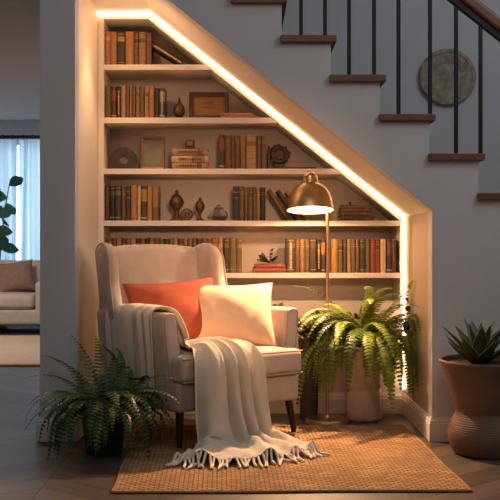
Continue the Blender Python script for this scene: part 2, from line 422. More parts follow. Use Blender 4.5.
for nm, xa, xb, lab in (('a', -4.55, -2.78, 'sheer white curtain panel beside the leafy plant, left of the pair'), ('b', -2.76, -1.5, 'sheer white curtain panel behind the sofa, nearest the grey wall column')):
    rnd = random.Random(5 if nm == 'a' else 9); v = []; f = []; nx, nz = 220, 14
    for j in range(nz+1):
        tz = j/nz; z = rod_z - .03 - tz*(rod_z - .06)
        for i in range(nx+1):
            s = i/nx
            x_ = xa + (xb-xa)*s
            ph = s*(xb-xa)*2*pi*8.5 + 1.2*sin(s*9+tz)
            v.append((x_ + .015*sin(ph*.5+tz*2), rod_y + .045*sin(ph)*(.75+.4*tz), z))
    for j in range(nz):
        for i in range(nx):
            a = j*(nx+1)+i; f.append((a, a+1, a+nx+2, a+nx+1))
    cu = thing('curtain', lab, 'curtain', (0, 0, 0), group=None)
    MB().add(v, f).obj('drape', SHEER, cu, recalc=False)
    m = MB(); n = int((xb-xa)/.118)
    for q in range(n):
        xx = xa + .06 + q*.118
        m.tube([(xx + .0, rod_y + .03*cos(a), rod_z + .03*sin(a)) for a in [2*pi*i/12 for i in range(12)]], .005, 6, closed=True)
    m.obj('ring_row', BLACK, cu)

# ------------------------------------------------------------------ staircase and railing
st = thing('staircase', 'open stair flight with brown wooden treads above the bookcase nook', 'staircase', (0, 0, 0))
for i, (a, b, z) in enumerate(steps[:-1]):
    MB().box(a, b, -.028, 1.055, z-TH, z).obj('tread', TREAD, st, smooth=False, bevel=.004)
    rx = b - .026; zn = steps[i+1][2]
    MB().box(rx-.02, rx-.001, .102, 1.055, zn, z-TH).obj('riser', WALL, st, smooth=False)
rl = thing('stair_railing', 'black metal balusters under a sloping brown wooden handrail', 'railing', (0, 0, 0))
# handrail line (on the baluster plane)
YB = .045
def railp(px, py): return at(px, py, YB)
A, Bp = railp(455, 0), railp(500, 36)
slope = (39.2/49.2)
def rail_bar(off0, off1, w, name, m, bev):
    """bar whose lower/upper edges are off0/off1 px above the line through (452,0) of slope .8"""
    pts = []
    for px, off in ((100, off0), (620, off0), (620, off1), (100, off1)):
        p = railp(px, (px-452)*slope - off); pts.append((p.x, p.z))
    return MB().prism(pts, YB-w/2, YB+w/2).obj(name, m, rl, smooth=False, bevel=bev, seg=3)
rail_bar(-3.5, 4.5, .03, 'rail_bar', BLACK, .003)
rail_bar(4.5, 19, .062, 'handrail', RAILW, .014)
for px, k in ((252, 1), (276, 1), (301, 2), (325, 2), (349, 3), (374, 3), (398.5, 4), (430, 4), (456, 5), (480.5, 5), (505, 6), (530, 6), (555, 7)):
    z0 = steps[k+1][2] if k+1 < len(steps) else 0
    if px == 430: z0 = steps[6][2] 
    xx = xat(px, YB); z1 = railp(px, (px-452)*slope).z
    if px == 430:
        z0 = steps[5][2]
    MB().box(xx-.009, xx+.009, YB-.009, YB+.009, z0-.002, z1).obj('baluster', BLACK, rl, smooth=False, bevel=.002)

# round stone plaque on the wall behind the stairs
p = at(447.5, 77, 1.04)
md = thing('wall_plaque', 'round mottled grey stone disc hung on the wall behind the balusters', 'wall decoration', (p.x, 1.06, p.z))
STONE = mat('mottled_stone', srgb(150, 140, 124), rough=.9, noise=.35, nscale=26, bump=1, bscale=60)
R_ = 28.5/900*(CD+1.04)
o = MB().lathe([(.001, .0), (R_*.97, .0), (R_, .006), (R_, .024), (R_*.96, .032), (R_*.86, .033), (R_*.84, .029), (R_*.5, .031), (R_*.47, .027), (R_*.2, .031), (.001, .031)], n=56, cap=False).obj('disc', STONE, md)
o.rotation_euler = (radians(90), 0, 0)

# ------------------------------------------------------------------ bookcase
FY = .70; BY = .98
bc = thing('built_in_bookcase', 'cream built-in bookcase with a sloping top under the stairs', 'bookcase', (0, 0, 0))
G = .002
tpx = 6.2/900*(CD+FY)
MB().box(Xl+G, Xl+.034, FY, BY, .60, Zt-G).obj('side_panel', CREAM, bc, smooth=False)
zr = Zs - .0
MB().box(Xr-.030, Xr-G, FY, BY, .60, Zs-.012).obj('side_panel', CREAM, bc, smooth=False)
MB().box(Xl+.034, Xs-.012, FY, BY, Zt-.040, Zt-G).obj('top_panel', CREAM, bc, smooth=False)
nx_, nz_ = .8/sqrt(1.64), 1/sqrt(1.64)        # outward normal of the slope
o1 = [(Xs - nx_*G, Zt - nz_*G - .001), (Xr - nx_*G - .002, Zs - nz_*G)]
th = .040
i1 = [(Xr-.030, Zs-.012-.0), (Xs-.012, Zt-.040)]
sl_in = [(Xr - .031, Zs - th/nz_ + .031*.8), (Xs - .012, Zt - th/nz_ + .012*.8)]
MB().prism([o1[0], o1[1], (Xr-.003, Zs-.012), sl_in[0], sl_in[1], (Xs-.012, Zt-.004)], FY, BY).obj('sloped_panel', CREAM, bc, smooth=False)
MB().prism([(Xl+G, .60), (Xr-G, .60), (Xr-G, Zs-.004), (Xs-.004, Zt-G), (Xl+G, Zt-G)], BY+.001, BY+.02).obj('back_panel', BACKP, bc, smooth=False)
MB().box(Xl+G, Xr-G, SB+.001, SB+.03, .001, .64).obj('base_panel', BACKP, bc, smooth=False)
shelf_z = []
for ytop, ybot, xr in ((64.4, 69.6, 206), (117.5, 123, 274), (168.6, 174, 338), (220.6, 225.8, 399.5), (273, 278, 399.5)):
    z1, z0 = zat(ytop, FY), zat(ybot, FY); shelf_z.append(z1)
    # the right end meets the sloped panel's inner face
    xin = lambda z: min(Xr-.031, Xr - .031 + (sl_in[0][1] - z)/.8)
    MB().prism([(Xl+.034, z0), (xin(z0)-.001, z0), (xin(z1)-.001, z1), (Xl+.034, z1)], FY+.002, BY).obj('shelf', CREAM, bc, smooth=False)

# LED strip along the outer edge of the bookcase front
LED = emis('led_glow', (1, .60, .34, 1), 8.5)
pts = [(97.5, 10.8), (148.5, 10.8), (403.2, 215.5), (404, 397)]
pw = [(Xl+.004, Zt-.010), (Xs-.004, Zt-.010), (Xr-.0125, Zs-.0035), (Xr-.0125, .145)]
v = []; f = []; hw = .0062
n = len(pw)
for i, p in enumerate(pw):
    p = Vector(p)
    d1 = (p - Vector(pw[i-1])).normalized() if i else None; d2 = (Vector(pw[i+1]) - p).normalized() if i < n-1 else None
    n1 = Vector((-d1.y, d1.x)) if d1 else None; n2 = Vector((-d2.y, d2.x)) if d2 else None
    nn = n1 if n2 is None else n2 if n1 is None else (n1+n2)/(1+n1.dot(n2))
    for sgn in (-1, 1):
        q = p + nn*hw*sgn
        v += [(q.x, FY-.0115, q.y), (q.x, FY-.0015, q.y)]
for i in range(n-1):
    a, b = i*4, (i+1)*4
    f += [(a, a+2, b+2, b), (a+1, b+1, b+3, a+3), (a, b, b+1, a+1), (a+2, a+3, b+3, b+2)]
f += [(0, 1, 3, 2), (4*n-4, 4*n-2, 4*n-1, 4*n-3)]
tag(MB().add(v, f).obj('led_light_strip', LED, smooth=False), 'glowing warm white light strip along the sloped edge of the bookcase', 'light strip')

# ------------------------------------------------------------------ books
ORD = ['first','second','third','fourth','fifth','sixth','seventh','eighth','ninth','tenth','eleventh','twelfth','thirteenth','fourteenth','fifteenth','sixteenth','seventeenth','eighteenth','nineteenth','twentieth','twenty-first','twenty-second','twenty-third','twenty-fourth','twenty-fifth','twenty-sixth','twenty-seventh','twenty-eighth','twenty-ninth','thirtieth']
PAL = {'orange': (166, 116, 72), 'tan': (166, 130, 90), 'brown': (112, 82, 56), 'dark brown': (74, 54, 42), 'reddish brown': (112, 72, 52), 'dark green': (58, 58, 46),
       'black': (38, 35, 33), 'olive': (106, 90, 56), 'cream': (200, 170, 128), 'slate': (68, 68, 68), 'golden': (168, 124, 58), 'red': (140, 66, 50), 'light brown': (144, 108, 74), 'grey': (104, 90, 80), 'navy': (48, 50, 60)}
brnd = random.Random(11)
def book(w, h, col, style, label, group, patch=None, dep=.14):
    """upright book: spine faces -y, base at the origin, centred on x"""
    r = thing('book', label, 'book', group=group)
    t = .0028 if w > .016 else .002; m = MB()
    m.box(-w/2, -w/2+t, .006, dep, 0, h); m.box(w/2-t, w/2, .006, dep, 0, h)
    n = 6; prof = []
    for k in range(n+1):
        a = pi*k/n; prof.append((-cos(a)*w/2, .007 - sin(a)*min(.007, w*.3)))
    prof += [(w/2, .009), (-w/2, .009)]
    m.prism(prof, 0, h, 'z')
    m.obj('cover', book_mat(PAL[col], style, patch), r, sharp=50)
    MB().box(-w/2+t+.0003, w/2-t-.0003, .0095, dep-.004, .003, h-.004).obj('page_block', PAGES, r, smooth=False)
    return r
GILT = mat('gilt_lettering', srgb(206, 168, 100), rough=.5, noise=.2, nscale=200)
INKB = mat('brown_lettering', srgb(96, 64, 40), rough=.8)
def lettering(b, w, h, z0, z1, m, seed, wid=.5):
    """small stamped marks running along the spine"""
    rr = random.Random(seed); mb = MB(); z = z0*h
    while z < z1*h:
        l_ = rr.uniform(.004, .009); q = w*wid/2*rr.uniform(.7, 1)
        mb.box(-q, q, -.0007, .003, z, min(z+l_, z1*h)); z += l_ + rr.uniform(.002, .004)
    mb.obj('lettering', m, b, smooth=False)
BYF = .728
def row(spec, shelf, where, group, y=BYF):
    z = shelf_z[shelf]
    for i, (x0, x1, ytop, col, style, patch) in enumerate(spec):
        yy = y + brnd.uniform(-.004, .006)
        X0, X1 = xat(x0, y), xat(x1, y)
        h = zat(ytop + brnd.uniform(-.5, .5), y) - z
        mat_w = 'leather' if style in (2, 3) else 'cloth'
        b = book(X1-X0-.0012, h, col, style, f'{col} {mat_w} book, {ORD[i]} from the left {where}', group, patch)
        if col == 'slate' or (col == 'black' and style == 2): lettering(b, X1-X0, h, .12, .88, GILT, i, .3)
        b.location = ((X0+X1)/2, yy, z + .0004)
def flat(x0, x1, y0, y1, shelf, zbase, col, style, label, group, patch=None, yaw=0, y=BYF+.01, dep=.15):
    X0, X1 = xat(x0, y), xat(x1, y); th_ = (y1-y0)/900*(CD+y)
    b = book(th_-.0006, X1-X0, col, style, label, group, patch, dep)
    b.rotation_euler = (0, radians(90), 0)
    if yaw: b.rotation_euler = Matrix.Rotation(radians(yaw), 3, 'Z').to_4x4().to_3x3().__matmul__(Matrix.Rotation(radians(90), 3, 'Y')).to_euler()
    if shelf == 2 and th_ > .03: lettering(b, th_, X1-X0, .18, .82, INKB, int(x0*10+y0), .45)
    b.location = (X0, y, zbase + th_/2)
    return zbase + th_
def lean(px, top_px, h, w, shelf, col, style, label, group, patch=None, y=BYF+.004):
    """book whose foot's right-hand corner stands at px and whose top leans left to top_px"""
    X = xat(px, y); dxx = X - xat(top_px, y); ang = math.asin(min(.95, dxx/h))
    b = book(w, h, col, style, label, group, patch)
    b.rotation_euler = (0, -ang, 0)
    # right foot corner local (w/2,0) -> rotated
    if shelf == 0: lettering(b, w, h, .06, .94, GILT, 5, .42)
    b.location = (X - w/2*cos(ang), y, shelf_z[shelf] + .0006 + abs(w/2*sin(ang)) + (0))
    # rotating by -ang about y lifts the right corner and drops the left one
    return b

row([(104.8,110.2,31,'orange',1,None),(110,116.6,31.5,'orange',4,None),(117,125,32,'dark green',1,(170,130,70)),(125.4,133.6,31.5,'orange',0,None),
     (133.8,138.6,32.5,'brown',2,None),(138.8,145.8,32.5,'light brown',2,None),(146,151.4,33,'reddish brown',4,None)], 0, 'on the top shelf', 'upright books on the top shelf')
row([(104.9,110.7,86,'olive',0,None),(110.9,116.2,86,'dark brown',3,(136,64,44)),(116.6,120.8,86,'black',2,None),(121,125.6,86,'tan',4,None),(125.9,129.4,86.5,'brown',0,None),
     (129.6,132,86,'light brown',0,None),(132.2,135.4,86,'reddish brown',4,None),(135.6,139.8,86,'light brown',2,None),(140,144.4,86,'olive',0,None),(144.6,148.8,86,'tan',2,None),
     (149,154.2,86,'orange',4,None),(154.8,159,87.5,'dark green',0,None),(159.3,164.8,88,'slate',3,(150,130,100))], 1, 'on the second shelf down', 'upright books on the second shelf down')
row([(219,225,135,'dark brown',3,(138,70,44)),(225.3,231,135.5,'brown',4,None),(231.3,235,135,'brown',0,None),(235.3,240.4,135.5,'reddish brown',4,None),(240.6,246,135.5,'light brown',4,None),
     (246.3,256.4,135.3,'tan',2,None),(256.7,261.2,135.5,'brown',4,None),(261.4,266.6,136,'olive',4,None)], 2, 'of the upright row, middle shelf', 'upright books on the middle shelf')
row([(104.9,109.5,186,'dark brown',5,(96,64,42)),(109.6,115,186.5,'black',1,(80,76,64)),(115.2,121,186,'dark green',1,(110,104,72)),(121.2,125.6,186.5,'brown',4,None),(125.8,130.6,186.3,'dark brown',2,None),
     (130.9,137,186,'orange',4,None),(137.2,140.6,186.5,'cream',0,None),(140.8,147.2,186,'dark brown',3,(160,122,70)),(147.4,152.2,186.6,'golden',0,None),(152.5,158.6,186,'brown',5,(150,112,74))],
    3, 'at left end, fourth shelf down', 'upright books at the left of the fourth shelf down')
row([(233,239.6,186.5,'navy',2,None),(240,244,186.8,'brown',4,None),(244.2,248.2,186.8,'olive',4,None),(248.4,253,186.6,'brown',2,None),(253.2,256.4,187,'olive',0,None),(256.6,260.2,186.8,'golden',4,None),(260.5,265.6,187,'black',4,None)],
    3, 'in the block right of the glass jar', 'upright books in the middle of the fourth shelf down')
rs = []; xx = 107.0
cols = ['reddish brown','brown','light brown','dark brown','brown','orange','dark brown','brown','black','light brown','reddish brown','brown','dark green','brown','tan','dark brown','light brown','grey','brown','dark brown','reddish brown','brown','red']
i = 0
while xx < 216 and i < 23:
    w_ = [5.2,4.4,5.0,4.6,4.2,5.6,4.4,4.8,4.0,5.2][i % 10]
    if i == 22: w_ = 218-xx
    rs.append((xx, xx+w_-.2, 238.4, cols[i], [2,0,4,2,1,0,4,2,0][i % 9], None)); xx += w_; i += 1
rs += [(218.2,223.2,238.3,'tan',1,None),(223.4,229,238.6,'dark brown',1,(120,86,54)),(229.2,235.6,238.5,'olive',1,(120,92,54)),(236,242,239,'brown',1,(150,116,74))]
row(rs, 4, 'in the row behind the armchair', 'upright books behind the armchair on the lowest shelf')
row([(286.6,295,239,'slate',1,(96,92,86)),(295.3,299.6,239,'reddish brown',4,None),(299.8,304.8,239,'light brown',4,None),(305,309.4,239,'olive',4,None),(309.7,316.4,239,'dark brown',1,(92,72,50)),
     (316.7,321,239,'black',2,None),(321.2,325.6,239,'dark brown',3,(186,124,78)),(326,331,239,'brown',0,None),(331.2,338,239,'golden',0,None),(338.4,343,239,'olive',2,None),(343.2,347,239,'dark brown',4,None),
     (347.2,351,239,'tan',0,None),(351.3,355.8,239,'grey',4,None),(356,360,239,'brown',4,None),(360.2,365.4,239,'dark green',1,(90,80,60)),(365.6,370.4,239,'grey',0,None),(370.6,375.4,239,'red',4,None),
     (375.6,380.2,239,'red',2,None),(380.5,386.2,239,'cream',0,None),(387,392.2,239,'dark brown',3,(110,80,54)),(392.4,396.4,239.5,'reddish brown',4,None)],
    4, 'in the lowest row behind the lamp', 'upright books at the right of the lowest shelf')
# leaning books
lb = 'leaning books'
lean(184, 153.5, .205, .026, 0, 'black', 4, 'black book with a gilt lettered spine leaning steeply on the top shelf', lb)
lean(290, 270.5, .205, .020, 3, 'brown', 4, 'brown book leaning on the upright block, left of the three behind the lamp shade', lb)
lean(299.5, 279.5, .202, .020, 3, 'dark brown', 0, 'dark brown leaning book, middle of the three behind the lamp shade', lb)
lean(309, 288.5, .200, .022, 3, 'light brown', 1, 'light brown leaning book, right of the three behind the lamp shade', lb)
# flat stacks
z = shelf_z[1]; flat(221, 254.5, 112.2, 117.4, 1, z+.0005, 'orange', 4, 'orange book lying flat in front of the framed picture', 'flat books', y=.716)
g3 = 'stack of three pale books on the middle shelf'
z = flat(172, 208.3, 162, 168.5, 2, shelf_z[2]+.0005, 'tan', 2, 'tan book at the bottom of the pale stack of three', g3)
z = flat(171.5, 208.5, 155, 161.8, 2, z+.0004, 'cream', 3, 'pale cream book in the middle of the stack of three', g3, (150,120,100))
ztopstack = flat(172, 208, 147.8, 155, 2, z+.0004, 'tan', 1, 'tan gilt book on top of the stack of three, under the small box', g3, (150,100,60))
g4 = 'stack of dark books under the sloped edge'
z = flat(340.5, 374, 215.6, 220.4, 3, shelf_z[3]+.0005, 'dark brown', 4, 'dark brown book at the bottom of the stack right of the lamp shade', g4)
z = flat(340, 371, 211, 215.4, 3, z+.0004, 'reddish brown', 1, 'reddish brown book second from the bottom right of the lamp shade', g4)
z = flat(341, 372, 207.6, 210.8, 3, z+.0004, 'brown', 4, 'thin brown book third from the bottom right of the lamp shade', g4)
zk = flat(341.5, 369, 204.4, 207.4, 3, z+.0004, 'olive', 0, 'thin olive book on top of the stack right of the lamp shade', g4)
g5 = 'two red books lying flat'
z = flat(252.5, 286, 267.9, 272.8, 4, shelf_z[4]+.0005, 'red', 0, 'thick red book lying flat on the lowest shelf', g5)
zred = flat(254, 285.4, 264, 267.8, 4, z+.0004, 'red', 4, 'thinner red book on the flat red one, carrying a sprig of greenery', g5)
flat(267.5, 316, 166.4, 168.5, 2, shelf_z[2]+.0005, 'dark brown', 0, 'thin dark book lying flat under the round carved ornament', 'flat books')
zflat = shelf_z[2] + .0005 + 2.1/900*(CD+BYF+.01)

# ------------------------------------------------------------------ shelf ornaments
OY = .80
def turned(name, label, cat, px, shelf, prof_px, zb=None, n=24, m=BRONZE, parts=None):
    """prof_px: list of sections (part name, [(half width px, height px), ...])"""
    k = (CD+OY)/900
    r = thing(name, label, cat, (xat(px, OY), OY, (shelf_z[shelf] if zb is None else zb) + .0005))
    for pn, pr in prof_px:
        MB().lathe([(max(.0004, a*k), b_*k) for a, b_ in pr], n=n).obj(pn, m, r)
    return r
# teardrop finial on the second shelf
turned('finial_ornament', 'small bronze teardrop finial beside the framed picture', 'ornament', 179.3, 1,
       [('foot', [(6, 0), (6, 1.2), (4.5, 2), (2.6, 3)]), ('body', [(2.4, 3), (4.6, 4.5), (6, 7.5), (5.6, 11), (4, 14.5), (2, 17), (1, 19)]), ('tip', [(1.3, 19), (1.5, 20), (.8, 21.5), (.1, 23)])])
# lidded urns on the fourth shelf
turned('lidded_urn', 'taller bronze lidded urn on a pedestal, fourth shelf down', 'urn', 176.7, 3,
       [('base', [(7, 0), (7, 1.6), (5, 2.4), (3.4, 4)]), ('stem', [(2.6, 4), (2.2, 8), (2.8, 11)]), ('bowl', [(2.8, 11), (5.5, 14), (7.4, 17.5), (7.2, 20), (6, 22)]), ('lid', [(6, 22), (5, 24), (2.6, 26.5), (1.5, 27.5), (2, 29), (1.6, 30.3), (.2, 31.5)])])
turned('lidded_urn', 'smaller dark bronze egg-shaped urn beside the glass jar', 'urn', 200, 3,
       [('base', [(4.2, 0), (4.2, 1), (2.6, 2), (1.6, 3.4)]), ('stem', [(1.5, 3.4), (1.3, 6.5), (1.8, 8.6)]), ('bowl', [(1.8, 8.6), (3.8, 11), (4.6, 14), (4.4, 17), (3.2, 19.5), (1.6, 20.6)]), ('lid', [(1.6, 20.6), (1.2, 21.4), (1.5, 22.4), (.2, 24)])])
# coiled shell
sh = thing('shell_ornament', 'small brown coiled shell between the two urns', 'ornament', (xat(187.2, OY-.02), OY-.02, shelf_z[3]+.0005))
k = (CD+OY)/900; pts = []; rad = []
for i in range(60):
    t = i/59; a = t*2*pi*2.2 + 2.6; rr = (1.2 + 3.7*t)*k
    pts.append((rr*cos(a), -.02*(1-t), 6.4*k + rr*sin(a))); rad.append((.7+2.0*t)*k)
mn = min(p_[2]-r_ for p_, r_ in zip(pts, rad))
pts = [(a, b, c_-mn) for a, b, c_ in pts]
MB().tube(pts, rad, 12).obj('whorl', BRONZE, sh)
# glass jar
gj = thing('glass_jar', 'squat clear glass jar with a stopper, fourth shelf down', 'jar', (xat(218.6, OY), OY, shelf_z[3]+.0005))
MB().lathe([(a*k, b*k) for a, b in [(6,0),(8.6,2),(9.4,5),(8.6,8.4),(6.4,10.6),(5,11.5),(4.6,11.5),(6,10.2),(8,8),(8.8,5),(8,2.4),(5.6,.8)]], n=28, cap=False).obj('vessel', GLASS, gj)
MB().lathe([(.001, 11*k), (4.4*k, 11.6*k), (5.2*k, 12.4*k), (4*k, 13.6*k), (1.6*k, 14.4*k), (2.2*k, 15.6*k), (.001, 16.8*k)], n=24, cap=False).obj('stopper', GLASS, gj)
MB().lathe([(a*k, b*k) for a, b in [(5.2,1),(7.4,2.8),(8,4.4),(.001,4.6)]], n=24, cap=False).obj('contents', mat('amber_beads', srgb(120, 84, 56), rough=.4, noise=.4, nscale=90), gj)
# half-round agate slab, middle shelf
AG = mat('dark_agate', srgb(60, 50, 44), rough=.35, noise=.5, nscale=22, bump=.3, bscale=50)
ag = thing('stone_ornament', 'dark half-round polished stone at the left of the middle shelf', 'ornament', (xat(124, OY), OY-.02, shelf_z[2]+.0005))
rim = [(-14*k, 0)] + [(-cos(pi*i/28)*15.6*k*(1+.02*sin(i*2.1)), 3*k + sin(pi*i/28)*19.6*k*(1+.02*sin(i*1.7))) for i in range(29)] + [(14*k, 0)]
MB().prism(rim, 0, .035).obj('slab', AG, ag, smooth=False, bevel=.006, seg=3)
inn = [(-cos(2*pi*i/24)*4*k, 9*k + sin(2*pi*i/24)*3.2*k) for i in range(24)]
MB().prism(inn, -.002, .002).obj('crystal_heart', mat('pale_crystal', srgb(112, 94, 82), rough=.3, noise=.3, nscale=60), ag, smooth=False)
# small upright frame with hanging ring, middle shelf
OAK = wood_mat('oak_frame', srgb(112, 76, 44), srgb(150, 106, 64), .5, (30, 30, 4))
DKW = wood_mat('dark_frame', srgb(66, 44, 30), srgb(96, 64, 42), .45, (30, 30, 4))
def frame(name, label, px0, px1, py0, shelf, bw, m, inner, y, lean_=6, cat='picture frame'):
    w = (px1-px0)/900*(CD+y); zb = shelf_z[shelf]; h = zat(py0, y) - zb
    r = thing(name, label, cat, (xat((px0+px1)/2, y), y, zb+.0022), (radians(-lean_), 0, 0)); b = bw/900*(CD+y)
    m_ = MB()
    o = [(-w/2, 0), (w/2, 0), (w/2, h), (-w/2, h)]; i_ = [(-w/2+b, b), (w/2-b, b), (w/2-b, h-b), (-w/2+b, h-b)]
    v = []
    for yy, ring in ((0, o), (-.004, [(p[0]*.97, h/2+(p[1]-h/2)*.97) for p in o]), (.001, i_), (.014, i_), (.014, o)):
        v += [(p[0], yy, p[1]) for p in ring]
    f = []
    for a in range(4):
        for q in range(4): f.append((a*4+q, a*4+(q+1) % 4, (a+1)*4+(q+1) % 4, (a+1)*4+q))
    for q in range(4): f.append((16+q, 16+(q+1) % 4, (q+1) % 4, q))
    m_.add(v, f).obj('border', m, r, smooth=False)
    MB().box(-w/2+b*.9, w/2-b*.9, .008, .011, b*.9, h-b*.9).obj('picture', inner, r, smooth=False)
    return r, w, h, b
SILV = mat('grey_print', srgb(112, 108, 94), rough=.5, metal=0, noise=.2, nscale=12)
r, w_, h_, b_w = frame('picture_frame', 'small upright wooden frame with a grey picture, middle shelf', 141, 164.6, 136.6, 2, 2.4, OAK, SILV, OY-.03)
m = MB(); m.tube([(-.008, .003, h_), (-.006, .003, h_+.006), (.006, .003, h_+.006), (.008, .003, h_)], .0016, 6); m.obj('hanging_ring', BRONZE, r)
PARCH = mat('parchment_print', srgb(150, 112, 66), rough=.7, noise=.15, nscale=16)
r, w_, h_, b_w = frame('picture_frame', 'wide dark-framed parchment print leaning on the second shelf down', 189, 228.6, 91.8, 1, 4.2, DKW, PARCH, OY)
INK = mat('sepia_ink', srgb(92, 62, 38), rough=.8)
MATB = mat('inner_gilt', srgb(140, 102, 58), rough=.5)
m = MB(); t = .0015
x1_, z0_, z1_ = w_/2-b_w*1.25, b_w*1.25, h_-b_w*1.25
m.box(-x1_, x1_, .0065, .0079, z0_, z0_+.003); m.box(-x1_, x1_, .0065, .0079, z1_-.003, z1_); m.box(-x1_, -x1_+.003, .0065, .0079, z0_+.003, z1_-.003); m.box(x1_-.003, x1_, .0065, .0079, z0_+.003, z1_-.003)
m.obj('inner_border', MATB, r, smooth=False)
m = MB(); rr = random.Random(3)
for (zz, xa, xb, hh) in ((.60, -.52, .34, .007), (.42, -.52, .52, .006)):
    x_ = xa*x1_
    while x_ < xb*x1_:
        ww = rr.uniform(.003, .006); m.box(x_, x_+ww, .0068, .0079, zz*h_, zz*h_+hh*rr.uniform(.7, 1)); x_ += ww + .0025
m.obj('faded_lettering', INK, r, smooth=False)
# small box on the stack
ky = BYF+.05
bx = thing('trinket_box', 'small dark square trinket box on the stack of pale books', 'box', (xat(190, ky), ky, ztopstack+.0006))
MB().box(-.030, .034, -.03, .03, 0, .008).obj('base', DKW, bx, smooth=False, bevel=.002)
MB().rbox(-.026, .026, -.024, .024, .0085, .052, .008, 3, 3).obj('case', DKW, bx)
MB().box(-.014, .014, -.0265, -.0235, .018, .044).obj('front_panel', OAK, bx, smooth=False, bevel=.001)
# carved wreath ornament
wr = thing('carved_ornament', 'dark round carved ornament on the thin flat book, middle shelf', 'ornament', (xat(279.6, OY-.03), OY-.03, zflat+.0006))
DARKC = mat('dark_carving', srgb(58, 42, 34), rough=.5, noise=.4, nscale=50, bump=.6, bscale=90)
m = MB(); rr = random.Random(2); R0 = 8.2*k
for i in range(26):
    a = 2*pi*i/26 + rr.uniform(-.1, .1); d_ = R0*rr.uniform(.8, 1.12); c_ = Vector((d_*cos(a), rr.uniform(-.008, .008), 12.6*k + d_*sin(a)))
    tdir = Vector((-sin(a)*.6+cos(a)*.8, rr.uniform(-.4, .1), cos(a)*.6+sin(a)*.8)).normalized()
    l_ = rr.uniform(2.6, 4.0)*k; side = tdir.cross(Vector((0, 1, 0))).normalized()*l_*.5; nrm = side.cross(tdir).normalized()*.004
    m.add([c_-tdir*l_*.7, c_+side-nrm, c_+tdir*l_*.9, c_-side-nrm, c_+nrm*1.6, c_-nrm*2], [(0,1,4),(1,2,4),(2,3,4),(3,0,4),(1,0,5),(2,1,5),(3,2,5),(0,3,5)])
m.obj('leaf_ring', DARKC, wr, smooth=False)
MB().tube([(R0*.86*cos(2*pi*i/32), .002, 12.6*k + R0*.86*sin(2*pi*i/32)) for i in range(32)], 2.4*k, 10, closed=True).obj('hoop', DARKC, wr)
MB().prism([(R0*.5*cos(2*pi*i/20), 12.6*k+R0*.5*sin(2*pi*i/20)) for i in range(20)], .004, .010).obj('centre_disc', mat('carving_centre', srgb(96, 66, 44), rough=.6, noise=.4, nscale=60), wr, smooth=False)
MB().prism([(-5.5*k, 0), (5.5*k, 0), (3.4*k, 3.2*k), (-3.4*k, 3.2*k)], -.014, .016).obj('foot', DARKC, wr, smooth=False, bevel=.002)
MB().box(-11.8*k, -9.4*k, -.012, .02, 0, 21*k).obj('back_post', DARKC, wr, smooth=False, bevel=.002)
MB().box(-9.5*k, -3*k, .003, .01, 8*k, 11*k).obj('strut', DARKC, wr, smooth=False)
# knob on the dark stack
kb = thing('bronze_knob', 'tiny dark bronze ball on the flat stack right of the lamp shade', 'ornament', (xat(350, BYF+.05), BYF+.05, zk+.0006))
MB().lathe([(.009, 0), (.009, .003), (.004, .006)], n=16).obj('foot', BRONZE, kb)
MB().lathe([(.001, .004), (.007, .007), (.0095, .013), (.007, .019), (.001, .022)], n=16, cap=False).obj('ball', BRONZE, kb)

# ------------------------------------------------------------------ foliage
def frond(base, az, elev, length, droop, ll, n, mtl, parent, rnd, clamp=None, fold=.25, taper=.7, rise=.25, rr=.0022, twist=0, pw=.42):
    """one arching fern frond: rachis + two rows of leaflets, one mesh"""
    p = Vector(base); e = elev; a = az; ds = length/n
    pts = [p.copy()]; dirs = []
    for i in range(n):
        d = Vector((cos(e)*cos(a), cos(e)*sin(a), sin(e))); dirs.append(d)
        p = p + d*ds
        if clamp: p = clamp(p)
        pts.append(p.copy()); e -= droop*ds/length*(1 + .6*i/n); e = max(e, -1.45); a += twist/n
    m = MB()
    m.tube(pts, [rr*(1-.8*i/n) for i in range(n+1)], 5)
    for i in range(2, n):
        t = i/n
        env = min(1, (t/rise)**.6 if rise else 1)*(max(.04, 1-t)**taper)
        if t < .10: continue
        L_ = ll*env*rnd.uniform(.88, 1.08); P = pts[i]; d = (pts[min(n, i+1)] - pts[i-1]).normalized()
        side = d.cross(Vector((0, 0, 1)))
        if side.length < .05: side = Vector((-sin(az), cos(az), 0))
        side.normalize(); up = side.cross(d).normalized()
        for sg in (-1, 1):
            q = (side*sg*(1) + d*.38 + up*(-fold + rnd.uniform(-.08, .08))).normalized()
            wv = (d - q*d.dot(q)).normalized()*(ds*pw)
            c0 = P; tip = P + q*L_ - up*L_*.12
            mid1 = P + q*L_*.35 + up*.0012
            m2 = P + q*L_*.7
            m.add([c0 - wv*.5, c0 + wv*.5, mid1 + wv*1.0, mid1 - wv*1.0, m2 + wv*.8 - up*L_*.03, m2 - wv*.8 - up*L_*.03, tip],
                  [(0,1,2,3), (3,2,4,5), (5,4,6)])
            if clamp:
                pass
    if clamp: m.v = [tuple(clamp(Vector(q))) for q in m.v]
    return m.obj('frond', mtl, parent, smooth=True, recalc=False, sharp=180)

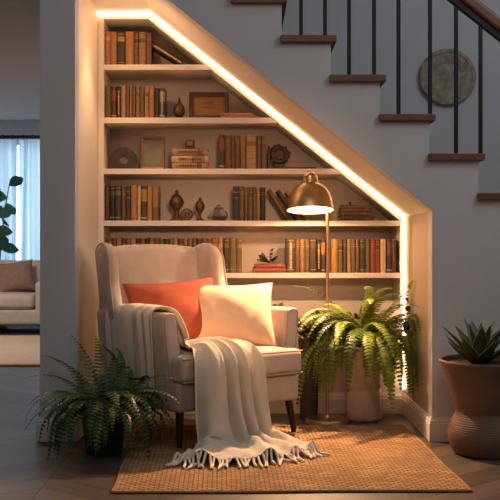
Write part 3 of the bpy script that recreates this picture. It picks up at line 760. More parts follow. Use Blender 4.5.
# right-hand fern: pale ceramic pot
FERNR = leaf_mat('fern_green_bright', srgb(88, 112, 36), srgb(160, 176, 62), .4)
CERAM = mat('pale_ceramic', srgb(206, 186, 164), rough=.5, noise=.16, nscale=14, bump=.2, bscale=40)
fx, fy = xat(363, .58), .565
pr = .098
fr_ = thing('potted_fern', 'large bright green fern in a pale ceramic pot beside the floor lamp', 'potted plant', (fx, fy, 0))
MB().lathe([(pr*.86, 0), (pr*.95, .006), (pr, .03), (pr*1.0, .135), (pr*.97, .142), (pr*.92, .148), (pr*.92, .154), (pr*.98, .162), (pr*1.02, .18), (pr*1.05, .28), (pr*1.08, .35), (pr*1.11, .365), (pr*1.06, .37), (pr*.99, .358), (pr*.96, .33), (.001, .33)], n=40, cap=False).obj('pot', CERAM, fr_).scale.z = 1.1
MB().lathe([(.001, .342), (pr*.6, .344), (pr*.965, .338)], n=32, cap=False).obj('soil', SOIL, fr_).scale.z = 1.1
rnd = random.Random(21)
WALLX = Xr - .012 - fx; WALLY = FY - .02 - fy
def clampR(p):
    q = Vector(p)
    lim = WALLX if q.z > .12 else WALLX-.02
    if q.x > lim: q.x = lim - .15*(q.x-lim) if q.x-lim < .15 else lim-.02
    ly = WALLY
    if q.y > ly: q.y = ly - .15*min(.2, q.y-ly)
    if q.z < .012: q.z = .012 + .05*abs(q.z)
    return q
for i in range(98):
    az = rnd.uniform(-pi, pi)
    if i % 2 == 0: az = rnd.uniform(-2.9, -.2)       # more of them towards the room
    if i < 40:      # upright crown
        el = rnd.uniform(1.05, 1.45); ln = rnd.uniform(.46, .66); dr = rnd.uniform(1.1, 2.1)
    elif i < 82:    # arching out and hanging
        el = rnd.uniform(.8, 1.25); ln = rnd.uniform(.48, .70); dr = rnd.uniform(2.3, 3.1)
    else:           # low skirt round the pot
        el = rnd.uniform(.3, .8); ln = rnd.uniform(.34, .5); dr = rnd.uniform(1.9, 2.6)
    if sin(az) > .2: ln *= .7
    b0 = (.055*cos(az)*rnd.random(), .055*sin(az)*rnd.random(), .378)
    frond(b0, az, el, ln, dr, rnd.uniform(.052, .068), 30, FERNR, fr_, rnd, clampR, fold=.12, taper=.6, rise=.2, twist=rnd.uniform(-.6, .6), pw=.36)

# left-hand fern: dark pot
FERNL = leaf_mat('fern_green_dark', srgb(30, 52, 26), srgb(72, 98, 46), .3)
gx, gy = xat(104, -.25), -.25
fl = thing('potted_fern', 'dark green fern with broad fronds in a black pot beside the column', 'potted plant', (gx, gy, 0))
MB().lathe([(.075, 0), (.082, .004), (.10, .15), (.106, .17), (.108, .185), (.10, .186), (.094, .165), (.001, .16)], n=36, cap=False).obj('pot', mat('black_pot', srgb(30, 28, 27), rough=.6), fl)
MB().lathe([(.001, .172), (.095, .168)], n=28, cap=False).obj('soil', SOIL, fl)
rnd = random.Random(8)
ca, sa = cos(radians(33)), sin(radians(33))
CHX, CHY = .008, -.03
def clampL(p):
    q = Vector(p)
    if q.z < .008: q.z = .008 + .05*abs(q.z)
    W = q + Vector((gx, gy, 0))
    # stay on this side of the armchair's outer flank (its floor line, seen from above)
    rx, ry = W.x - CHX, W.y - CHY
    lx, ly = rx*ca + ry*sa, -rx*sa + ry*ca
    lim = -.43 - .29*max(0, ly)
    if -.06 < ly < .75 and lx > lim:
        lx = lim - .01
        W.x = CHX + lx*ca - ly*sa; W.y = CHY + lx*sa + ly*ca
    if W.y > -.02 and W.x < Xl + .015:
        if W.x < -.97: pass
        else: W.y = -.025
    q2 = W - Vector((gx, gy, 0)); q2.z = q.z
    return q2
special = [(2.95, .95, .40, 1.5), (3.35, .7, .40, 1.6), (2.35, 1.36, .46, .7), (1.4, 1.30, .44, .9), (.35, 1.05, .46, 1.2), (.05, .95, .44, 1.7), (-.25, .85, .44, 2.0), (1.9, 1.45, .42, .7), (2.65, 1.2, .46, 1.0), (1.0, 1.25, .46, .9), (.7, 1.1, .47, 1.2), (-.45, 1.0, .47, 1.5), (3.0, 1.15, .44, 1.3), (-.15, 1.15, .46, 1.3), (-.9, 1.1, .42, 2.3), (-2.0, 1.1, .42, 2.4), (-1.5, 1.0, .42, 2.6), (-2.5, .9, .42, 2.2)]
for i in range(74):
    az = rnd.uniform(-pi, pi); el = rnd.uniform(.6, 1.3); ln = rnd.uniform(.32, .44); dr = rnd.uniform(1.7, 2.7)
    if i % 2 == 0: az = rnd.uniform(-2.9, -.2)
    if i < len(special): az, el, ln, dr = special[i]
    frond((.03*cos(az), .03*sin(az), .17), az, el, ln, dr, rnd.uniform(.072, .092), 23, FERNL, fl, rnd, clampL, fold=.1, taper=.95, rise=.12, rr=.002, pw=.36)

# dark leafy plant behind the chair arm
px_, py_ = xat(309, .56), .56
DKL = leaf_mat('dusky_leaf', srgb(50, 52, 34), srgb(92, 82, 50), .25)
dl = thing('leafy_plant', 'dusky small-leaved plant between the chair arm and the lamp pole', 'potted plant', (px_, py_, 0))
MB().lathe([(.044, 0), (.048, .004), (.056, .40), (.06, .44), (.056, .444), (.05, .43), (.001, .425)], n=28, cap=False).obj('pot', mat('tall_dark_pot', srgb(64, 52, 44), rough=.6), dl)
rnd = random.Random(4)
for i in range(44):
    az = rnd.uniform(-pi, pi); el = rnd.uniform(.8, 1.5); ln = rnd.uniform(.18, .34); n = 9
    p = Vector((.02*cos(az), 0.02*sin(az), .43)); e = el; pts = [p.copy()]
    for s in range(n):
        p = p + Vector((cos(e)*cos(az), cos(e)*sin(az), sin(e)))*ln/n; e -= rnd.uniform(.12, .3)
        p.y = min(p.y, FY-.03-py_); pts.append(p.copy())
    m = MB(); m.tube(pts, .0016, 5)
    for s in range(2, n+1):
        for sg in (-1, 1):
            d = Vector((-sin(az)*sg + rnd.uniform(-.5, .5), cos(az)*sg + rnd.uniform(-.5, .5), rnd.uniform(-.2, .7))).normalized()
            l_ = rnd.uniform(.030, .050); sd = d.cross(Vector((rnd.uniform(-.3, .3), rnd.uniform(-.3, .3), 1))).normalized()*l_*.32
            P = pts[s]; upv = sd.cross(d).normalized()*.003
            q = [P, P+d*l_*.35+sd, P+d*l_*.75+sd*.8, P+d*l_, P+d*l_*.75-sd*.8, P+d*l_*.35-sd, P+d*l_*.5-upv]
            q = [Vector((a.x, min(a.y, FY-.02-py_), a.z)) for a in q]
            m.add(q, [(0,1,6),(1,2,6),(2,3,6),(3,4,6),(4,5,6),(5,0,6)])
    m.obj('leafy_stem', DKL, dl, smooth=False, recalc=False)

# sprig on the red books
sp = thing('greenery_sprig', 'small sprig of greenery lying on the two red books', 'plant', (xat(269.5, .79), .79, zred+.0006))
rnd = random.Random(6); SPR = leaf_mat('sprig_green', srgb(58, 60, 32), srgb(100, 98, 52), .2)
for i in range(16):
    az = rnd.choice([0, pi]) + rnd.uniform(-.7, .7); el = rnd.uniform(.15, .9); ln = rnd.uniform(.04, .075)
    if i == 0: el, ln, az = 1.45, .095, .5
    if i == 1: el, ln, az = 1.0, .075, pi+.3
    pts = [Vector((0, 0, .006)) + Vector((cos(el)*cos(az), cos(el)*sin(az)*.6, sin(el)*(1-.2*t)))*ln*t for t in [s/6 for s in range(7)]]
    m = MB(); m.tube(pts, .0014, 5)
    for s in range(1, 7):
        for sg in (-1, 1):
            d = (Vector((0, 0, 1))*rnd.uniform(-.1, .8) + Vector((cos(az+sg*1.2), sin(az+sg*1.2), 0))).normalized(); l_ = rnd.uniform(.012, .022)
            sd = d.cross(Vector((rnd.uniform(-.4, .4), -1, rnd.uniform(-.2, .4)))).normalized()*l_*.3; P = pts[s]
            m.add([P, P+d*l_*.5+sd, P+d*l_, P+d*l_*.5-sd], [(0,1,2,3)])
    m.v = [(a, b, max(.0012, c_)) for a, b, c_ in m.v]
    m.obj('twig', SPR, sp, smooth=False, recalc=False)

# agave in a waisted planter
ax, ay = xat(487, -.25), -.25
PLANT = mat('brown_stoneware', srgb(112, 86, 68), rough=.7, noise=.2, nscale=7, bump=.35, bscale=30)
nt = PLANT.node_tree; tcn = N(nt, 'ShaderNodeTexCoord'); wv = N(nt, 'ShaderNodeTexWave'); wv.bands_direction = 'Z'; wv.inputs['Scale'].default_value = 34; wv.inputs['Distortion'].default_value = 3.5; wv.inputs['Detail'].default_value = 3
nt.links.new(tcn.outputs['Object'], wv.inputs['Vector']); bpn = N(nt, 'ShaderNodeBump'); bpn.inputs['Strength'].default_value = .35; bpn.inputs['Distance'].default_value = .004
nt.links.new(wv.outputs['Fac'], bpn.inputs['Height']); nt.links.new(bpn.outputs['Normal'], nt.nodes['Principled BSDF'].inputs['Normal'])
ag = thing('potted_agave', 'spiky agave in a waisted brown stoneware planter at the right', 'potted plant', (ax, ay, 0))
k4 = (CD+ay)/900
MB().lathe([(.12, .0), (.150, .004), (.166, .03), (.178, .075), (.178, .105), (.168, .14), (.148, .172), (.140, .186), (.140, .196), (.147, .21), (.172, .30), (.205, .395), (.214, .415), (.216, .424), (.212, .430), (.204, .428), (.2, .412), (.19, .385), (.001, .38)], n=56, cap=False).obj('planter', PLANT, ag)
MB().lathe([(.001, .414), (.10, .414), (.198, .409)], n=32, cap=False).obj('soil', SOIL, ag)
m_, nt, b = new_mat('agave_skin')
tc = N(nt, 'ShaderNodeTexCoord'); nz = N(nt, 'ShaderNodeTexNoise'); nz.inputs['Scale'].default_value = 12; nt.links.new(tc.outputs['Object'], nz.inputs['Vector'])
rp = N(nt, 'ShaderNodeValToRGB'); rp.color_ramp.elements[0].color = srgb(44, 66, 50); rp.color_ramp.elements[1].color = srgb(86, 108, 80)
nt.links.new(nz.outputs['Fac'], rp.inputs['Fac']); nt.links.new(rp.outputs['Color'], b.inputs['Base Color']); b.inputs['Roughness'].default_value = .4
AGM = m_; EDGE = mat('agave_edge', srgb(168, 172, 120), rough=.5)
rnd = random.Random(13); ox = -.035
for i in range(19):
    ring = 0 if i < 5 else 1 if i < 12 else 2
    az = i*2.39996 + .3; el = (1.38, 1.0, .45)[ring] + rnd.uniform(-.1, .1); ln = (.205, .215, .19)[ring]*rnd.uniform(.9, 1.08); wd = (.036, .042, .038)[ring]
    base = Vector((ox + .02*cos(az), .02*sin(az), .414)); n = 10
    d0 = Vector((cos(az), sin(az), 0)); sd = Vector((-sin(az), cos(az), 0)); e = el; P = base.copy(); m = MB(); v = []; edge = [[], []]
    for s in range(n+1):
        t = s/n; w2 = wd*(.62 + 1.1*t - 1.72*t*t + .0) if t < .5 else wd*(1-t)**.8*1.29
        w2 = max(w2, .0008)
        nrm = Vector((-sin(e)*cos(az), -sin(e)*sin(az), cos(e)))
        th2 = .008*(1-t)+.0008
        ring_ = [P - sd*w2 + nrm*w2*.35, P + nrm*th2*.1, P + sd*w2 + nrm*w2*.35, P - nrm*th2]
        v += ring_; edge[0].append(ring_[0]); edge[1].append(ring_[2])
        P = P + (d0*cos(e) + Vector((0, 0, 1))*sin(e))*ln/n; e += (.05 if ring == 2 else -.02) 
    f = [(s*4+j, s*4+(j+1) % 4, (s+1)*4+(j+1) % 4, (s+1)*4+j) for s in range(n) for j in range(4)]
    f += [(3, 2, 1, 0), tuple(n*4+j for j in range(4))]
    lf = m.add(v, f).obj('leaf', AGM, ag, sharp=70)
    m = MB(); m.tube(edge[0], .0012, 5); m.tube(edge[1], .0012, 5); m.obj('leaf_margin', EDGE, lf)

# ------------------------------------------------------------------ rug
RZ = .009
rc = [at(108, 493, 0), at(472, 490, 0)]
cx, cy, rw, rd = .185, -.295, 1.385, 1.27
rg = thing('jute_rug', 'tan woven jute rug on the dark floor under the armchair', 'rug', (cx, cy, 0), (0, 0, radians(1.2)))
MB().rbox(-rw/2, rw/2, -rd/2, rd/2, .0005, RZ, .004, 2, 30, fn=lambda p, u: (p.x + .004*sin(p.y*9), p.y + .004*sin(p.x*7), p.z)).obj('woven_field', JUTE, rg)
m = MB()
hw_, hd_ = rw/2, rd/2
loop = []
for (a, b) in (((-hw_, -hd_), (hw_, -hd_)), ((hw_, -hd_), (hw_, hd_)), ((hw_, hd_), (-hw_, hd_)), ((-hw_, hd_), (-hw_, -hd_))):
    for i in range(40):
        t = i/40; x_, y_ = a[0]+(b[0]-a[0])*t, a[1]+(b[1]-a[1])*t
        loop.append((x_ + .004*sin(y_*9), y_ + .004*sin(x_*7), .0058))
m.tube(loop, .0054, 8, closed=True); m.obj('braided_edge', mat('jute_braid', srgb(158, 116, 72), rough=.95, noise=.3, nscale=120, bump=.8, bscale=160), rg)

# ------------------------------------------------------------------ armchair
ROT = radians(33)
ch = thing('armchair', 'beige linen wingback armchair on dark tapered legs in front of the bookcase', 'armchair', (CHX, CHY, RZ), (0, 0, ROT))
SH = .29
def shear(p, u=None): return (p[0] - SH*max(0, p[1]), p[1], p[2])
HB = .165
def fn_base(p, u): return shear((p.x*(1 - .03*u.z*0), p.y, p.z))
MB().rbox(-.349, .349, .0, .56, HB, .30, .018, 4, 8, fn=fn_base).obj('seat_base', FABRIC, ch)
def fn_seat(p, u):
    z = p.z
    if u.z > 0: z += .022*(1-u.x**4)*(1-min(1, abs(u.y))**4)
    return shear((p.x, p.y - .008*(1-u.x**2)*(1 if u.y < 0 else 0)*(1-u.z**2), z))
sc_ = MB().rbox(-.352, .352, -.028, .055, .302, .425, .028, 5, 10, fn=fn_seat)
seat = MB().rbox(-.262, .262, -.028, .47, .302, .425, .028, 5, 12, fn=fn_seat)
# T-shaped cushion: one body, its front lobes reach past the arms
def tcush():
    m = MB()
    def fn(p, u):
        ww = .352 if p.y < .04 else (.352 - (.352-.276)*min(1, (p.y-.04)/.03))
        x_ = p.x/.352*ww
        z = p.z + (.024*(1-u.x**4)*(1-min(1, abs(u.y))**4) if u.z > 0 else 0)
        return shear((x_, p.y - .01*(1-u.x**2)*(1-u.z**2)*(1 if u.y < -.9 else 0), z))
    m.rbox(-.352, .352, -.03, .47, .302, .425, .03, 5, 22, fn=fn)
    return m
cu_ = tcush().obj('seat_cushion', FABRIC, ch)
def cushion_z(x, y): return .425 + .024*(1-min(1, abs(x/.352))**4)*(1-min(1, abs((y-.22)/.25))**4)
for zz in (.418, .309):
    loop = []
    for i in range(49):
        x_ = -.344 + .688*i/48; loop.append((x_, -.03 - .008*(1-(x_/.352)**2), zz + (.0)))
    MB().tube(loop, .0042, 6).obj('piping', PIPE, cu_)
# arms: side outline (y,z) extruded in x
def arm(sx):
    m = MB()
    def fn(p, u):
        # slope the top up towards the back, scoop a little outward
        t = max(0, min(1, (p.y-.05)/.5))
        z = p.z
        x_ = p.x + sx*(.034*max(0, (p.z-.30)/.33)) - sx*.0
        return shear((x_, p.y, z))
    xa, xb = (-.352, -.276) if sx < 0 else (.296, .372)
    z0 = HB+.004 if sx < 0 else HB+.004
    m.rbox(xa, xb, .05, .53, z0, .628, .026, 5, 10, fn=fn)
    a = m.obj('arm', FABRIC, ch)
    # piping round the front face
    xm0, xm1 = xa+.006, xb-.006; loop = []
    for i in range(9): loop.append((xm0 + sx*.034*max(0, (z0+.02+(.585-z0-.02)*i/8-.30)/.33), .056, z0+.02+(.585-z0-.02)*i/8))
    for i in range(1, 10):
        q = pi - pi*i/10; loop.append(((xm0+xm1)/2 + sx*.031 + (xm1-xm0)/2*cos(q), .056, .593+.028*sin(q)))
    for i in range(9): loop.append((xm1 + sx*.034*max(0, (.585-(.585-z0-.02)*i/8-.30)/.33), .056, .585-(.585-z0-.02)*i/8))
    MB().tube([shear(p) for p in loop], .0042, 6).obj('piping', PIPE, a)
arm(-1); arm(1)
# backrest
YB0 = .44
def fn_back(p, u):
    t = max(0, (p.z-.36)/.6)
    y = p.y + .11*t - (.03*(1-u.x**2)*(1-u.z**2) if u.y < 0 else 0)
    z = p.z + (.018*(1-u.x**2) if u.z > 0 else 0)*max(0, u.z)
    return (p.x - SH*YB0 - .03 - .02*t, y, z)
MB().rbox(-.262, .262, YB0, YB0+.11, .32, .935, .035, 5, 12, fn=fn_back).obj('backrest', FABRIC, ch)
# wings: rounded ear outline in (y,z), thick in x, flaring outwards towards the front
def wing(sx):
    outl = [(.40, .56), (.33, .60), (.33, .66), (.362, .74), (.375, .82), (.385, .89), (.42, .938), (.475, .958), (.54, .955), (.585, .935), (.60, .90), (.585, .80), (.565, .68), (.55, .56)]
    n = 56; pts = []
    cl = outl + outl[:3]; 
    m_n = len(outl)
    for i in range(n):
        t = i/n*m_n; k_ = int(t); u = t-k_
        g = lambda q: Vector(outl[q % m_n])
        pts.append(cat1(g(k_-1), g(k_), g(k_+1), g(k_+2), u))
    cen = Vector((.48, .76)); v = []; f = []
    T = .062
    prof = [(.0, .001), (.0, .5), (.0, .80), (.06, .91), (.2, .97), (.5, 1.0), (.8, .97), (.94, .91), (1.0, .80), (1.0, .5), (1.0, .001)]
    for (tx, sc) in prof:
        for p in pts:
            q = cen + (p-cen)*sc
            fl_ = (.545 - q.y if False else .57 - q[0])            # forward distance
            puff = .012*(1-sc)*(1 if tx < .5 else -1)*(-1)
            x_ = sx*((.25 if sx > 0 else .245) + T*tx + puff*(1) + .16*max(0, fl_)) 
            t = max(0, (q[1]-.36)/.6)
            v.append((x_ - SH*.50 - .025 - .02*t, q[0] + .02, q[1]))
    for a in range(len(prof)-1):
        for i in range(n): f.append((a*n+i, a*n+(i+1) % n, (a+1)*n+(i+1) % n, (a+1)*n+i))
    f += [tuple(range(n)), tuple((len(prof)-1)*n+i for i in range(n))]
    w = MB().add(v, f).obj('wing', FABRIC, ch, sharp=80)
    # piping on the outer seam
    lp = []
    for p in pts:
        q = cen + (p-cen)*.985; t = max(0, (q[1]-.36)/.6)
        lp.append((sx*((.25 if sx > 0 else .245) + T*.9 + .16*max(0, .57-q[0])) - SH*.50 - .025 - .02*t, q[0]+.02, q[1]))
    MB().tube(lp, .0036, 6, closed=True).obj('piping', PIPE, w)
wing(-1); wing(1)
# outside back panel closing the rear
MB().rbox(-.30, .30, .535, .575, HB+.02, .70, .016, 3, 6, fn=lambda p, u: (p.x - SH*.54, p.y + .06*max(0, (p.z-.36)/.6), p.z)).obj('outer_back', FABRIC, ch)
for (lx, ly, splx, sply) in ((-.30, .05, -.012, -.02), (.33, .05, .02, -.02), (-.29, .52, -.012, .03), (.29, .52, .012, .03)):
    x_ = lx - SH*ly; m = MB(); v = []; low = -RZ if (lx < 0 and ly > .3) else 0.0005
    for t, r in ((0, .013), (1, .021)):
        cxx, cyy = x_ + splx*(1-t), ly + sply*(1-t); zz = low + (HB + .004 - low)*t
        for q in range(12): v.append((cxx + r*cos(2*pi*q/12), cyy + r*sin(2*pi*q/12), zz))
    f = [(q, (q+1) % 12, 12+(q+1) % 12, 12+q) for q in range(12)] + [tuple(range(11, -1, -1)), tuple(range(12, 24))]
    m.add(v, f).obj('leg', LEGW, ch)
def chw(x, y, z):
    """armchair-local point to the room"""
    return Vector((CHX + x*cos(ROT) - y*sin(ROT), CHY + x*sin(ROT) + y*cos(ROT), z + RZ))

# ------------------------------------------------------------------ cushions
def pillow(name, label, size, thick, loc, rx, rz, roll, m, seed):
    r = thing(name, label, 'cushion', loc)
    r.rotation_mode = 'QUATERNION'
    M = Matrix.Rotation(rz, 3, 'Z') @ Matrix.Rotation(rx, 3, 'X') @ Matrix.Rotation(roll, 3, 'Y')
    r.rotation_quaternion = M.to_quaternion()
    n = 36; v = []; f = []; rnd = random.Random(seed); ph = [rnd.uniform(0, 6) for _ in range(8)]
    w, h = size
    for side in (-1, 1):
        for j in range(n+1):
            for i in range(n+1):
                a, b = -1 + 2*i/n, -1 + 2*j/n
                pin = lambda s_, o_: s_*(1 - .10*(1-o_*o_))         # edges pulled in between the corners
                x_ = pin(a, b)*w/2; z_ = pin(b, a)*h/2
                env = max(0, (1-abs(a)**2.6)*(1-abs(b)**2.6))**.62
                wr = .55*(.006*sin(5*a+ph[0]+2*b)*cos(4*b+ph[1]) + .005*sin(9*(a*cos(ph[2])+b*sin(ph[2]))+ph[3])*(.3+abs(a*b)) + .004*sin(14*(a-b*.7)+ph[4])*abs(a))
                v.append((x_, side*(thick/2*env*(1 - .12*b) + wr*min(1, env*1.4)), z_))
    q = (n+1)**2
    for s in range(2):
        for j in range(n):
            for i in range(n):
                a = s*q + j*(n+1)+i; f.append((a, a+1, a+n+2, a+n+1) if s == 0 else (a+n+1, a+n+2, a+1, a))
    bm = bmesh.new(); vs = [bm.verts.new(p) for p in v]
    for ff in f: bm.faces.new([vs[i] for i in ff])
    bmesh.ops.remove_doubles(bm, verts=bm.verts, dist=.0004)
    me = bpy.data.meshes.new('cover'); bm.to_mesh(me); bm.free(); me.shade_smooth(); me.materials.append(m)
    o = bpy.data.objects.new('cover', me); C.objects.link(o); o.parent = r
    loop = []
    for (a0, b0, a1, b1) in ((-1,-1,1,-1), (1,-1,1,1), (1,1,-1,1), (-1,1,-1,-1)):
        for i in range(20):
            t = i/20; a, b = a0+(a1-a0)*t, b0+(b1-b0)*t
            loop.append((a*(1-.10*(1-b*b))*w/2, 0, b*(1-.10*(1-a*a))*h/2))
    MB().tube(loop, .0028, 6, closed=True).obj('seam', m, o)
    return r
pc = chw(-.20, .315, .600)
pillow('cushion', 'terracotta linen cushion leaning against the armchair back, left of the two', (.47, .37), .15, pc, radians(-24), ROT*.5, radians(-4), TERRA, 1)
pc = chw(.065, .20, .590)
pillow('cushion', 'pale peach linen cushion in front of the terracotta one, right of the two', (.46, .355), .15, pc, radians(-24), ROT*.3, radians(0), PEACH, 2)

# ------------------------------------------------------------------ knitted throw
def flank(y, z, out=.014): return -.352 - .034*max(0, (min(z, .62)-.30)/.33) - SH*max(0, y) - out
net = [[(flank(y, z), y, z) for y, z in r_] for r_ in (      # hanging down the outer side of the arm
    [(.44,.24), (.36,.21), (.28,.20), (.20,.22), (.13,.26)],
    [(.43,.42), (.35,.41), (.27,.40), (.19,.41), (.12,.43)],
    [(.42,.57), (.34,.57), (.26,.565), (.18,.57), (.11,.575)])]
net += [  # over the arm, across the seat and down to the floor; columns rear/right -> front/left
 [(flank(.42, .6, .0)+.002,.42,.636), (flank(.34, .6, .0)+.002,.34,.637), (flank(.26, .6, .0)+.002,.26,.636), (flank(.18, .6, .0)+.002,.18,.634), (flank(.11, .6, .0)+.002,.11,.632)],
 [(-.445,.40,.645), (-.422,.32,.645), (-.398,.24,.644), (-.376,.165,.642), (-.360,.10,.638)],
 [(-.385,.38,.615), (-.362,.30,.62), (-.340,.215,.62), (-.322,.145,.615), (-.310,.085,.61)],
 [(-.315,.33,.54), (-.296,.26,.53), (-.285,.19,.52), (-.278,.12,.52), (-.276,.06,.52)],
 [(-.215,.26,.472), (-.235,.20,.464), (-.258,.14,.460), (-.270,.08,.462), (-.282,.03,.464)],
 [(-.080,.12,.470), (-.135,.09,.470), (-.190,.06,.467), (-.236,.03,.464), (-.278,.0,.460)],
 [(.005,-.01,.454), (-.072,-.015,.458), (-.150,-.02,.458), (-.220,-.025,.454), (-.288,-.03,.444)],
 [(.035,-.072,.395), (-.048,-.077,.40), (-.140,-.082,.40), (-.225,-.082,.395), (-.306,-.077,.385)],
 [(.040,-.087,.27), (-.048,-.092,.27), (-.140,-.092,.27), (-.226,-.092,.27), (-.310,-.087,.26)],
 [(.048,-.105,.14), (-.044,-.11,.14), (-.142,-.11,.14), (-.232,-.105,.14), (-.318,-.10,.13)],
 [(.058,-.145,.045), (-.04,-.155,.04), (-.145,-.16,.04), (-.242,-.15,.04), (-.332,-.135,.04)],
 [(.095,-.26,.022), (-.03,-.28,.022), (-.16,-.28,.024), (-.29,-.24,.022), (-.395,-.19,.02)],
 [(.110,-.42,.016), (-.06,-.45,.018), (-.24,-.43,.018), (-.39,-.35,.018), (-.50,-.26,.016)],
]
ROWS, COLS = len(net), 5
NU, NV = 150, 72
grid = []
for j in range(NU+1):
    tj = j/NU*(ROWS-1)
    rowp = []
    for c_ in range(COLS):
        rowp.append(catmull([Vector(net[r_][c_]) for r_ in range(ROWS)], tj))
    line = [catmull(rowp, i/NV*(COLS-1)) for i in range(NV+1)]
    grid.append(line)
trnd = random.Random(3)
def lerp(a, b, t): return a + (b-a)*max(0, min(1, t))
fin = []
for j in range(NU+1):
    tj = j/NU*(ROWS-1); line = []
    for i in range(NV+1):
        P = grid[j][i]
        du = grid[min(NU, j+1)][i] - grid[max(0, j-1)][i]; dv = grid[j][min(NV, i+1)] - grid[j][max(0, i-1)]
        nn = du.cross(dv).normalized()
        s = i/NV
        amp = .007 if tj < 5 else lerp(.007, .030, (tj-7)/4)
        if tj > 12.5: amp = lerp(.030, .014, (tj-12.5)/1.5)
        ph = 2*pi*(3.7*s + .38*sin(2.2*s*pi + tj*.35)) + .25*tj
        wv = sin(ph) + .35*sin(2.1*ph + tj*.6)
        off = amp*(wv + 1.15)
        if tj > 13: off += .012*max(0, sin(s*17 + tj*5.1))*lerp(0, 1, (tj-13)/.6) + .007*max(0, sin(s*31 - tj*7))
        if nn.dot(Vector((-1, -1.5, 1)) if tj < 3 else Vector((0.0, -1, .8))) < 0: nn = -nn
        if tj > 13: nn = (nn*(1-lerp(0, 1, tj-13)) + Vector((0, 0, 1))*lerp(0, 1, tj-13)).normalized()
        Q = P + nn*off
        if tj > 13: Q.z = max(.006, Q.z)
        line.append(Q)
    fin.append(line)
v = [tuple(q) for l_ in fin for q in l_]; f = []
for j in range(NU):
    for i in range(NV):
        a = j*(NV+1)+i; f.append((a, a+1, a+NV+2, a+NV+1))
tw = thing('throw_blanket', 'cream knitted throw draped over the armchair arm and trailing onto the rug', 'blanket', (CHX, CHY, RZ), (0, 0, ROT))
o = MB().add(v, f).obj('knit', KNIT, tw, recalc=False, sharp=180)
so = o.modifiers.new('thick', 'SOLIDIFY'); so.thickness = .005; so.offset = 0
FR = mat('fringe_yarn', srgb(236, 224, 204), rough=.95, noise=.08)
rnd = random.Random(17)
for i in range(0, NV+1, 2):
    P = fin[NU][i]; d = (fin[NU][i] - fin[NU-6][i]); d.z = 0; d.normalize()
    a = rnd.uniform(-.6, .6); d = Vector((d.x*cos(a)-d.y*sin(a), d.x*sin(a)+d.y*cos(a), 0))
    L_ = rnd.uniform(.05, .085); bnd = rnd.uniform(-.5, .5); sd = Vector((-d.y, d.x, 0))
    pts = []
    for s in range(8):
        t = s/7; z_ = lerp(P.z, .0075, t*2.2) + .004*sin(pi*t)
        pts.append(Vector((P.x, P.y, 0)) + d*L_*t + sd*bnd*L_*t*t + Vector((0, 0, max(.0068, z_))))
    MB().tube(pts, [.0035, .0062, .0052, .0058, .006, .0062, .006, .004], 7).obj('tassel', FR, tw)

# ------------------------------------------------------------------ floor lamp
ly = .47; lxp = xat(327.5, ly)
lp = thing('floor_lamp', 'brushed brass floor lamp with a dome shade beside the armchair', 'floor lamp', (lxp, ly, 0))
MB().lathe([(.001, 0), (.116, 0), (.119, .003), (.119, .020), (.115, .025), (.05, .027), (.018, .030), (.012, .042), (.001, .042)], n=56, cap=False).obj('base', BRASS, lp)
ztop = zat(200, ly)
MB().tube([(0, 0, .04), (0, 0, ztop)], .0085, 16).obj('pole', BRASS, lp)
kx = (CD+ly)/900; sxo = (310-327.5)*kx; zrim = zat(210.5, ly); RS = 23.4*kx
MB().tube([(0, 0, ztop-.004), (-.02, 0, ztop+.014), (sxo*.7, 0, ztop+.03), (sxo, 0, ztop+.04)], .007, 12).obj('arm', BRASS, lp)
prof = [(RS, 0), (RS*1.0, .006), (RS*.985, .028), (RS*.93, .062), (RS*.83, .094), (RS*.69, .120), (RS*.50, .138), (RS*.34, .146)]
shd = MB().lathe(prof, (sxo, 0, zrim), 56, cap=False).obj('shade', BRASS, lp, recalc=True)
MB().lathe([(r_-.0025, z_-.0005) for r_, z_ in prof] + [(.001, .1455)], (sxo, 0, zrim), 56, cap=False).obj('lining', LINING, shd)
MB().tube([(sxo + (RS-.001)*cos(2*pi*i/56), (RS-.001)*sin(2*pi*i/56), zrim) for i in range(56)], .0026, 8, closed=True).obj('rim', BRASS, shd)
MB().lathe([(.001, .143), (RS*.40, .143), (RS*.40, .150), (RS*.345, .154), (RS*.33, .178), (RS*.34, .182), (RS*.30, .190), (RS*.16, .204), (RS*.09, .208), (RS*.09, .214), (RS*.05, .220), (.001, .221)], (sxo, 0, zrim), 40, cap=False).obj('cap', BRASS, lp)
BULB = emis('bulb_glow', (1, .74, .46, 1), 12)
MB().lathe([(.001, .036), (.018, .040), (.029, .056), (.030, .072), (.022, .092), (.014, .106), (.001, .108)], (sxo, 0, zrim), 24, cap=False).obj('bulb', BULB, lp)
MB().lathe([(.001, .104), (.016, .104), (.016, .142), (.001, .142)], (sxo, 0, zrim), 20, cap=False).obj('socket', BRASS, lp)

# the head is tipped a little towards the room
piv = Vector((sxo, 0, zrim + .15)); Mt = Matrix.Translation(piv) @ Matrix.Rotation(radians(-8), 4, 'X') @ Matrix.Translation(-piv)
for q in lp.children:
    if q.name.split('.')[0] in ('shade', 'cap', 'bulb', 'socket'): q.matrix_local = Mt
